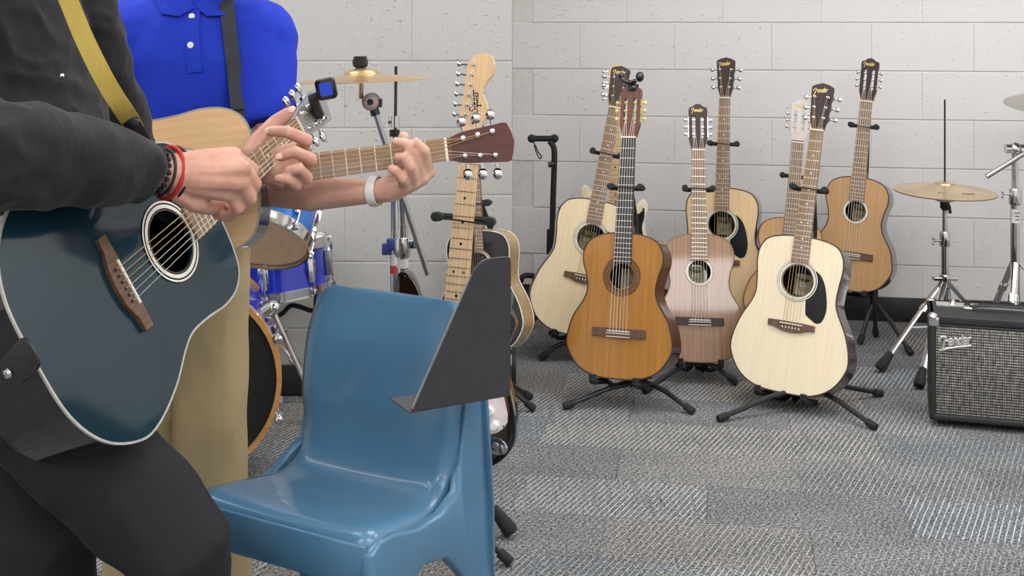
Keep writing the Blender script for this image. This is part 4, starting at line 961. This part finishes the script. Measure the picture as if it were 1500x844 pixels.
def head(mb, c, f, s=1.0):
    f = V((f[0], f[1], f[2] if len(f) > 2 else 0)).normalized(); r = V((f.y, -f.x, 0)).normalized(); u = r.cross(f)
    T = Matrix(((r.x, f.x, u.x, c[0]), (r.y, f.y, u.y, c[1]), (r.z, f.z, u.z, c[2]), (0, 0, 0, 1))) @ Matrix.Scale(s, 4)
    mb.ball((0, -.012, .030), .078, 20, T, (.96, 1.18, 1.05)); mb.ball((0, .028, -.030), .062, 18, T, (.95, .95, 1.20)); mb.ball((0, .058, -.088), .026, 12, T, (1.15, .9, .8))
    for sg in (-1, 1):
        mb.ball((sg*.031, .066, .016), .0135, 12, T, (1.25, .8, .95)); mb.ball((sg*.030, .062, -.012), .022, 10, T, (1.1, .8, .9)); mb.ball((sg*.074, -.005, -.008), .02, 10, T, (.35, .8, 1.5)); mb.ball((sg*.03, .074, .036), .016, 10, T, (1.5, .6, .6)); mb.ball((sg*.010, .086, -.030), .009, 8, T)
    q = [T @ V(p) for p in ((0, .074, .028), (0, .088, .0), (0, .100, -.026))]; mb.chain(q, [.009*s, .010*s, .0115*s], 8)
    return T
def face(T, par):
    for sg in (-1, 1):
        e = MB().ball((sg*.030, .0655, .014), .0118, 14, T).build('eye', 'eye', par); MB().ball((sg*.030, .0745, .014), .0048, 10, T, (1, .7, 1)).build('iris', 'iris', e)
        MB().tube([T @ V(p) for p in ((sg*.048, .076, .036), (sg*.032, .087, .042), (sg*.014, .088, .038))], .0035, 6).build('eyebrow', 'hair', par)
    MB().ball((0, .082, -.060), .021, 12, T, (1, .4, .28)).build('lips', 'lip', par)
    h = MB(); h.ball((0, -.024, .042), .086, 20, T, (.98, 1.14, 1.02)); h.ball((0, -.06, -.005), .066, 16, T, (1.12, .8, 1.1)); h.ball((0, .035, .088), .045, 14, T, (1.3, 1, .6))
    o = fuse('hair', h, 'hair', .007, 3, par, (.003, 60, (1, 1, .4))); return o
def fingers(mb, dat):
    for pts, rad in dat: mb.chain(pts, rad, 10)

# ---------- standing player in black with the dark blue guitar
Rb = ((.4146, .2393, .878), (.1605, .9304, -.3294), (-.8957, .2775, .3474)); tb = (-.6315, 1.627, .8074)
TB = Matrix(tuple((*Rb[i], tb[i]) for i in range(3))+((0, 0, 0, 1),))
gb, ib = guitar('acoustic_guitar', 'dark teal blue glossy dreadnought held by the person in black', TB, DREAD, 'teal', side='side_black', bind='bind_white_aged', headm='head_grey', fb='rosewood_l', logo=None, group='guitars being played', fine=True, headlen=.15)
fm = (.94, -.35); rm = V((-.35, -.94, 0))
BM = MB()   # body
hip, chest, sh, nk = V((-.86, 2.0, .84)), V((-.86, 1.97, 1.20)), V((-.85, 1.95, 1.38)), V((-.82, 1.94, 1.46))
shR, elR, wrR = V((-.90, 1.76, 1.36)), V((-.705, 1.585, 1.095)), P(238, 252, 1.86)
shL, elL, wrL = V((-.79, 2.13, 1.35)), P(205, 330, 2.28), P(378, 245, 2.31)
hR, kR, aR = V((-.84, 1.87, .80)), P(262, 800, 1.86), V((-.55, 1.98, .09))
hL, kL, aL = V((-.85, 2.07, .80)), V((-.755, 1.99, .43)), V((-.80, 2.08, .09))
rings_body(BM, [(hip, .14, .095), (hip+V((0, 0, .15)), .13, .09), (chest, .155, .10), (sh, .14, .08), (nk, .055, .055), (nk+V((.02, 0, .06)), .052, .055)], fm)
BM.chain([nk, nk+V((.03, -.005, .10))], [.055, .055]); TH = head(BM, (-.775, 1.925, 1.605), (.92, -.3, -.25))
for a, b, c in ((shR, elR, wrR), (shL, elL, wrL)): BM.chain([a, (a+b)/2, b, b*.6+c*.4, c], [.05, .045, .038, .036, .027], 12)
for a, b, c in ((hR, kR, aR), (hL, kL, aL)): BM.chain([a, (a+b)/2, b, b*.6+c*.4, c], [.075, .068, .05, .05, .035], 12)
# right hand over the strings
p = P
palm = p(290, 262, 1.875)
for m, r_ in ((p(340, 229, 1.90), .0165), (p(352, 247, 1.892), .017), (p(350, 266, 1.892), .0165), (p(338, 283, 1.90), .015)):
    BM.chain([wrR, wrR*.5+m*.5+V((0, -.004, 0)), m], [.027, .0235, r_], 10)
fingers(BM, [([p(340, 229, 1.90), p(370, 248, 1.935), p(364, 272, 1.968), p(346, 284, 1.988)], [.0135, .0115, .0105, .009]),
             ([p(352, 247, 1.892), p(374, 270, 1.925), p(363, 291, 1.955), p(344, 296, 1.975)], [.014, .0118, .0105, .009]),
             ([p(350, 266, 1.892), p(367, 291, 1.918), p(352, 307, 1.945), p(333, 307, 1.962)], [.0135, .0115, .0102, .009]),
             ([p(338, 283, 1.90), p(349, 306, 1.912), p(334, 318, 1.93), p(318, 315, 1.945)], [.012, .0105, .0092, .008]),
             ([p(262, 280, 1.87), p(288, 298, 1.885), p(309, 304, 1.92), p(326, 300, 1.965)], [.019, .016, .0125, .0095])])
# left hand round the neck
TBw = lambda x, y, z: TB @ V((x, y, z))
for m, r_ in ((p(440, 220, 2.33), .018), (p(446, 240, 2.325), .018), (p(440, 258, 2.315), .017), (p(425, 268, 2.30), .017)):
    BM.chain([wrL, wrL*.45+m*.55+V((0, .006, 0)), m], [.028, .024, r_], 10)
fingers(BM, [([p(440, 220, 2.33), p(449, 205, 2.29), p(420, 193, 2.265), p(396, 192, 2.275)], [.015, .0132, .0122, .0105]),
             ([p(446, 240, 2.325), p(456, 234, 2.275), p(431, 222, 2.25), p(412, 229, 2.255)], [.015, .0132, .0122, .0105]),
             ([p(440, 258, 2.315), p(449, 261, 2.26), p(437, 246, 2.235), p(424, 250, 2.24)], [.0145, .013, .0118, .010]),
             ([p(425, 268, 2.30), p(434, 271, 2.255), p(420, 262, 2.235), p(408, 262, 2.24)], [.014, .0125, .011, .009]),
             ([p(368, 228, 2.32), p(382, 202, 2.34), p(405, 178, 2.36), p(423, 165, 2.365)], [.022, .018, .0155, .012])])
man = fuse('person', BM, 'skin_m', .0032, 4)
tag(man, 'person in a black jacket and black trousers strumming a dark blue guitar', 'person')
face(TH, man)
# nails of the visible finger ends
def nail(c, d, n, s, par):
    T = axes(c, n, d); MB().ball((0, 0, 0), s, 10, T, (1.15, .85, .28)).build('fingernail', 'nail', par)
M['nail'] = plain('nail', '#e3b9a8', .25)
q = p(392, 191, 2.268); nail(q, (-1, 0, 0), (-.1, -1, .25), .0075, man); nail(p(409, 229, 2.246), (-1, 0, -.2), (-.1, -1, .2), .0070, man); nail(p(427, 160, 2.357), (.7, 0, .7), (.1, -.9, .5), .0078, man)
J = MB()
rings_body(J, [(V((-.865, 1.99, .76)), .185, .135), (V((-.85, 1.98, .95)), .185, .15), (V((-.825, 1.96, 1.08)), .19, .165), (chest+V((.015, 0, 0)), .195, .145), (V((-.86, 1.955, 1.33)), .195, .115), (sh+V((0, 0, .02)), .16, .09), (nk+V((-.01, 0, 0)), .075, .07), (nk+V((-.005, 0, .03)), .07, .066)], fm)
J.chain([sh+V((.0, 0, -.03)), shR], [.09, .082]); J.chain([sh+V((0, 0, -.03)), shL], [.09, .078])
d = (wrR-elR).normalized(); d2 = (wrL-elL).normalized()
J.tube([shR+V((0, .02, .03)), shR, (shR+elR)/2, elR*.85+shR*.15+V((-.012, -.008, -.01)), elR+V((-.012, -.012, -.012)), elR*.75+wrR*.25, elR*.4+wrR*.6, wrR-d*.040, wrR-d*.030], [.06, .082, .080, .076, .078, .072, .060, .0455, .044], 20)
J.tube([shL, (shL+elL)/2, elL*.85+shL*.15, elL, elL*.6+wrL*.4, wrL-d2*.10], [.078, .075, .068, .066, .058, .046], 20)
jk = fuse('jacket', J, 'jacket', .0065, 6, man, (.006, 11, (1, 1, 1.3)))
# stand-up collar and front seam
cl = MB(); cl.tube([nk+V((.062*cos(a), .062*sin(a), .03+.012*cos(a+2.6))) for a in [2*pi*i/24 for i in range(24)]], .02, 8, closed=True, flat=1.6); fuse('collar', cl, 'jacket', .006, 3, man)
MB().ball(p(90, 111, 1.80), .004, 8).build('jacket_stud', 'chrome', man)
TR = MB()
rings_body(TR, [(V((-.865, 2.0, .93)), .16, .12), (V((-.865, 2.0, .82)), .175, .125), (V((-.86, 1.995, .74)), .165, .115)], fm)
TR.tube([hR+V((-.01, 0, .03)), hR, (hR+kR)/2+V((0, 0, .004)), kR*.85+hR*.15, kR, kR*.8+aR*.2, kR*.5+aR*.5, aR], [.09, .100, .094, .086, .080, .076, .074, .076], 20)
TR.tube([hL+V((0, 0, .03)), hL, (hL+kL)/2, kL, kL*.5+aL*.5, aL], [.09, .100, .092, .080, .078, .078], 20)
fuse('trousers', TR, 'trousers', .0065, 6, man, (.0055, 9, (1, 1, .8)))
for a, f in ((aR, (.95, -.3)), (aL, (.9, -.4))):
    f = V((f[0], f[1], 0)).normalized(); b = MB(); b.chain([V((a.x, a.y, .05))-f*.05, V((a.x, a.y, .052))+f*.06, V((a.x, a.y, .036))+f*.16], [.046, .046, .033], 12); b.box((a.x+f.x*.05, a.y+f.y*.05, .014), (.0, .0, .0)) if False else None
    fuse('shoe', b, 'shoe', .007, 3, man)
# bracelets
wd = (p(300, 262, 1.88)-elR).normalized()
def band(c, d, r, tr, mat, name, par, n=28, bead=False, el=1.0):
    T = axes(c, d, (0, 0, 1)); pts = [T @ V((r*el*cos(2*pi*i/n), r*sin(2*pi*i/n), 0)) for i in range(n)]; b = MB()
    if bead:
        for q in pts: b.ball(q, tr, 8)
    else: b.tube(pts, tr, 8, closed=True)
    return b.build(name, mat, par)
band(wrR-wd*.012, wd, .0315, .0046, 'gloss_black', 'bead_bracelet', man, 20, True, 1.05); band(wrR-wd*.001, wd, .0325, .0024, 'leather', 'cord_bracelet', man, el=1.08)
band(wrR+wd*.010, wd, .0372, .0034, 'red', 'red_bracelet', man, el=1.06); band(wrR+wd*.019, wd, .0385, .0022, 'leather', 'cord_bracelet', man, el=1.06)

# yellow strap over the chest, with black leather ends
sp = [p(70, -70, 1.90), p(98, -5, 1.815), p(125, 60, 1.775), p(158, 125, 1.765), p(190, 175, 1.80), p(212, 212, 1.93)]
ys = thing('guitar_strap', 'yellow webbing strap crossing the black jacket down to the blue guitar', 'strap', Matrix.Translation(sp[-1]), 'guitar straps'); O = sp[-1]
sps = smoothpts(sp, 6); ribbon([q-O for q in sps[:-4]], V((.75, .1, .45)), .027, .0022).build('webbing', 'strap_y', ys)
e = [q-O for q in sps[-7:]]; ribbon(e, V((.75, .1, .45)), .022, .004).build('leather_end', 'leather', ys)
MB().box((0, 0, 0), (.030, .006, .012), Matrix.Translation(sps[-7]-O) @ Matrix.Rotation(.5, 4, 'Y')).build('buckle', 'black', ys, bevel=.002)
MB().tube(smoothpts([sps[-4]-O, sps[-1]-O, TBw(-.05, .50, -.02)-O], 5), .003, 6).build('cord', 'black', ys)
back = smoothpts([p(70, -70, 1.90), V((-.86, 1.98, 1.475)), V((-1.02, 2.05, 1.30)), V((-1.03, 1.95, 1.05)), V((-.93, 1.74, .86)), V((-.80, 1.63, .79)), TBw(0, -.012, -.055)+V((-.03, -.01, 0))], 5)
ribbon([q-O for q in back[:-2]], V((0, -.2, 1)), .03, .0022).build('webbing', 'strap_y', ys)
tabT = TB @ Matrix.Translation((0, -.004, -.055)) @ Matrix.Rotation(pi/2, 4, 'X')   # z away from the tail
tabT = Matrix.Translation(-O) @ tabT
tab = MB().prism(sm2([(-.022, .02), (-.02, -.02), (0, -.034), (.02, -.02), (.022, .02), (.020, .075), (-.020, .075)], 4), .0, .004, Matrix.Translation(-O) @ axes(TBw(0, -.004, -.036), TB.to_3x3() @ V((-.15, -1, -.35)), TB.to_3x3() @ V((.85, 0, .3))))
tab.build('leather_tab', 'leather', ys, bevel=.001)
bt = MB(); bt.lathe([(0, .012), (.006, .011), (.0075, .007), (.005, .003), (.005, 0)], 14, Matrix.Translation(-O) @ axes(TBw(0, -.004, -.036), TB.to_3x3() @ V((-.15, -1, -.35)))); bt.build('strap_button', 'chrome', ys)

# clip-on tuner on the dark blue guitar's head
TT = Matrix.Translation(p(478, 130, 2.44)); ct = thing('clip_on_tuner', 'black clip-on tuner with lit blue screen on the blue guitar head', 'tuner', TT, 'clip-on tuners')
ft = Matrix.Rotation(radians(8), 4, 'X') @ Matrix.Rotation(pi/2, 4, 'X') @ Matrix.Rotation(radians(10), 4, 'Z')
def rrect(w, h, r, k=5):
    return [(sx*(w-r)+r*cos(a), sy*(h-r)+r*sin(a)) for sx, sy, a0 in ((1, 1, 0), (-1, 1, pi/2), (-1, -1, pi), (1, -1, 1.5*pi)) for a in [a0+pi/2*i/k for i in range(k+1)]]
MB().prism(rrect(.0205, .0215, .009), -.008, .006, ft).build('housing', 'gloss_black', ct, bevel=.002)
MB().prism(rrect(.0125, .0135, .004), .0055, .0068, ft).build('screen', 'screen', ct, smooth=False)
b = MB(); b.tube([V((-.01, .008, -.012)), V((-.03, .02, -.02)), TBw(.005, .955, .004)-TT.translation], [.009, .010, .012], 10); b.build('swivel_arm', 'black', ct)
b = MB(); b.box((.0, .955, .007), (.03, .022, .012), Matrix.Translation(-TT.translation) @ TB); b.box((.0, .955, -.022), (.03, .022, .012), Matrix.Translation(-TT.translation) @ TB); b.build('clamp_jaw', 'black', ct, bevel=.003)
# black clip on the orange guitar's head
TC = Matrix.Translation((T2 @ V((.006, 1.000, .0)))); cc = thing('clip_on_tuner', 'black clip gripping the brown slotted head of the orange guitar', 'tuner', TC, 'clip-on tuners')
k = Matrix.Translation(-TC.translation) @ T2
b = MB(); b.box((.004, .985, .004), (.030, .030, .012), k); b.box((.004, .985, -.024), (.030, .030, .012), k); b.build('clamp_jaw', 'gloss_black', cc, bevel=.004)
b = MB(); b.tube([k @ V(q) for q in ((-.034, 1.020, .010), (-.020, 1.004, .016), (.004, .996, .016), (.022, 1.004, .016))], [.010, .009, .009, .008], 10); b.ball(k @ V((-.034, 1.022, .012)), .013, 10); b.build('lever', 'gloss_black', cc)
MB().ball((0, 0, 0), .019, 12, k @ Matrix.Translation((.034, 1.018, .012)), (.8, 1, .8)).build('housing', 'gloss_black', cc)

# ---------- younger player in the royal blue polo shirt
TY = pose(-1.01, 2.388, .894, -.004, .163, -1.441, 1.029)
M['soft_spruce'] = wood('warm_spruce', '#ecc28c', '#f4d2a2', .35, .3, (110, 3, 110), .12)
gy, iy = guitar('acoustic_guitar', 'natural blond guitar with red brown headstock held by the person in the blue polo', TY, dict(DREAD, inlay=False), 'soft_spruce', side='side_black', sx=.94, headm='head_red', fb='rosewood_t', logo=None, group='guitars being played', bind='bind_white_aged', fine=True, headlen=.128)
b = MB(); ring(b, .36, .051, .066, .0012); b.build('dark_rosette', 'head_dark', gy)
bx, by = -.687, 2.64; BB = MB()
wrY, elY, shY = p(553, 280, 2.425), p(398, 286, 2.50), V((bx+.142, by-.01, 1.222))
wrX, elX, shX = p(205, 262, 2.31), V((-.99, 2.46, 1.0)), V((bx-.142, by-.01, 1.222))
rings_body(BB, [(V((-.72, by, .84)), .125, .085), (V((bx, by, 1.0)), .125, .08), (V((bx, by, 1.17)), .14, .085), (V((bx, by, 1.26)), .10, .06), (V((bx+.01, by-.005, 1.32)), .052, .052)], (0, -1))
BB.chain([V((bx+.008, by-.01, 1.29)), V((bx+.012, by-.02, 1.40))], [.052, .050], 14)
TY2 = head(BB, (bx+.015, by-.045, 1.478), (.10, -1, -.10), .94)
BB.chain([shY, (shY+elY)/2, elY, elY*.62+wrY*.38, elY*.25+wrY*.75, wrY], [.044, .040, .0345, .036, .028, .0235], 14)
BB.chain([shX, (shX+elX)/2, elX, elX*.6+wrX*.4, wrX], [.044, .040, .034, .034, .023], 14)
for a, b_, c in ((V((-.80, by, .80)), V((-.80, by-.02, .43)), V((-.805, by+.02, .08))), (V((-.645, by, .80)), V((-.645, by-.02, .43)), V((-.645, by+.02, .08)))): BB.chain([a, b_, b_*.6+c*.4, c], [.065, .045, .044, .032], 12)
# fretting hand
for m, r_ in ((p(626, 252, 2.405), .0165), (p(618, 260, 2.40), .017), (p(607, 266, 2.395), .0165), (p(593, 271, 2.39), .016)):
    BB.chain([wrY, wrY*.5+m*.5+V((0, .002, -.004)), m], [.024, .0245, r_], 10)
fingers(BB, [([p(626, 252, 2.405), p(621, 220, 2.365), p(608, 208, 2.352), p(599, 213, 2.362)], [.013, .0118, .0108, .0092]),
             ([p(618, 260, 2.40), p(605, 222, 2.355), p(592, 209, 2.345), p(580, 208, 2.360)], [.0135, .0118, .0108, .0092]),
             ([p(607, 266, 2.395), p(600, 243, 2.345), p(591, 230, 2.335), p(583, 231, 2.352)], [.013, .0118, .0108, .0095]),
             ([p(593, 271, 2.39), p(588, 261, 2.345), p(580, 250, 2.335), p(574, 247, 2.352)], [.012, .0108, .010, .0088]),
             ([p(572, 272, 2.43), p(585, 245, 2.45), p(592, 216, 2.435), p(591, 201, 2.418)], [.018, .015, .0135, .0115])])
# strumming hand, half hidden
for m in (p(245, 258, 2.30), p(247, 270, 2.30), p(243, 282, 2.30), p(236, 292, 2.305)): BB.chain([wrX, wrX*.5+m*.5, m], [.023, .021, .015], 8)
fingers(BB, [([p(245, 258, 2.30), p(264, 268, 2.31), p(258, 284, 2.335)], [.013, .0115, .009]), ([p(247, 270, 2.30), p(264, 282, 2.31), p(256, 296, 2.335)], [.013, .0115, .009]),
             ([p(243, 282, 2.30), p(257, 295, 2.31), p(248, 306, 2.335)], [.0125, .011, .009]), ([p(236, 292, 2.305), p(247, 304, 2.315), p(238, 312, 2.335)], [.012, .010, .008]), ([p(215, 280, 2.30), p(234, 298, 2.31), p(252, 300, 2.335)], [.015, .0125, .0095])])
boy = fuse('person', BB, 'skin_b', .0032, 4)
tag(boy, 'person in a royal blue polo shirt and khaki trousers fretting a blond guitar', 'person')
face(TY2, boy)
nail(p(578, 247, 2.336), (-1, 0, 0), (-.5, -.8, .2), .006, boy)
SH = MB()
rings_body(SH, [(V((-.715, by, .80)), .165, .115), (V((bx-.01, by, .95)), .162, .112), (V((bx, by, 1.10)), .175, .118), (V((bx, by, 1.18)), .185, .115), (V((bx, by, 1.25)), .165, .098), (V((bx+.003, by, 1.30)), .105, .078), (V((bx+.006, by-.004, 1.335)), .068, .066)], (0, -1))
for a, e_ in ((shY, elY), (shX, elX)):
    c = V((bx, by, 1.235)); SH.chain([c, a], [.085, .085], 14); SH.tube([a*.7+c*.3, a, a*.8+e_*.2, a*.62+e_*.38, a*.42+e_*.58], [.080, .085, .076, .068, .064], 20)
so = fuse('polo_shirt', SH, 'polo', .0065, 6, boy, (.004, 9, (1, 1, .45)))
bvh = BVHTree.FromPolygons([v.co.copy() for v in so.data.vertices], [tuple(f.vertices) for f in so.data.polygons])
def onto(px, py, off=.004, dflt=2.52):
    d = (P(px, py, 1)-V((0, 0, H))); h = bvh.ray_cast(V((0, 0, H)), d.normalized(), 6)
    return (h[0] if h[0] is not None else P(px, py, dflt))-d.normalized()*off
pl = [onto(x, y, .002) for x, y in ((284, 8), (281, 30), (281, 55), (283, 80), (286, 106))]
ribbon(pl, (1, 0, 0), .031, .003).build('placket', 'polo', so)
for x, y in ((281, 24), (279, 66)): MB().lathe([(0, .0025), (.0062, .002), (.007, 0)], 14, axes(onto(x, y, .0025), (0, -1, .15))).build('button', 'pearl', so)
for sg, pts in ((-1, [(284, 12), (262, 24), (236, 20), (222, -2), (243, -18), (272, -8)]), (1, [(287, 10), (303, 24), (330, 22), (345, -2), (325, -18), (300, -8)])):
    f = [onto(x, y, .010, 2.58) for x, y in pts]; bk = [q+V((0, .006, 0)) for q in f]; k = len(f); b = MB(); b.add(f+bk, [tuple(range(k)), tuple(range(2*k-1, k-1, -1))]+[(i, (i+1) % k, k+(i+1) % k, k+i) for i in range(k)]); b.build('collar', 'polo', so, bevel=.0015)
# cuffs
KH = MB()
rings_body(KH, [(V((-.72, by, .93)), .150, .108), (V((-.72, by, .82)), .160, .115), (V((-.722, by, .73)), .152, .105)], (0, -1))
for x in (-.80, -.645): KH.tube([(x, by, .84), (x, by-.002, .72), (x, by-.012, .55), (x, by-.018, .42), (x, by, .25), (x, by+.015, .05)], [.072, .0785, .078, .077, .077, .080], 20)
fuse('trousers', KH, 'khaki', .0065, 5, boy, (.0045, 8, (1, 1, .6)))
for x in (-.80, -.645):
    b = MB(); b.chain([(x, by+.05, .045), (x, by-.06, .048), (x+(x+.72)*.1, by-.16, .034)], [.044, .044, .033], 12); fuse('shoe', b, 'shoe', .007, 3, boy)
wb = (wrY-elY).normalized(); T = axes(wrY-wb*.004, wb, (0, 0, 1)); MB().lathe([(.0285, -.009), (.0305, -.009), (.0305, .009), (.0285, .009), (.0285, -.009)], 32, T).build('paper_wristband', 'white', boy)
# strap on the blue shirt
sp2 = [onto(326+.14*(y+50)*.8, y, .007) for y in range(-30, 175, 10)]+[p(354, 208, 2.44), TY @ V((-.03, .51, -.05))]
O = sp2[-2]; bs = thing('guitar_strap', 'charcoal webbing strap hanging down the royal blue polo shirt', 'strap', Matrix.Translation(O), 'guitar straps')
ribbon([q-O for q in smoothpts(sp2, 2)], (1, 0, 0), .030, .0022).build('webbing', 'strap_d', bs)
ribbon([q-O for q in smoothpts(sp2, 2)[-7:-1]], (1, 0, 0), .034, .004).build('leather_end', 'leather', bs)
b = MB()
for pp in ([(349, 176), (354, 184), (350, 187), (357, 196)], [(350, 186), (356, 182)]): b.tube([p(x, y, 2.445+.0005*(205-y)*.4)-O+V((0, -.012, 0)) for x, y in pp], .0014, 5)
b.build('strap_emblem', 'white', bs)
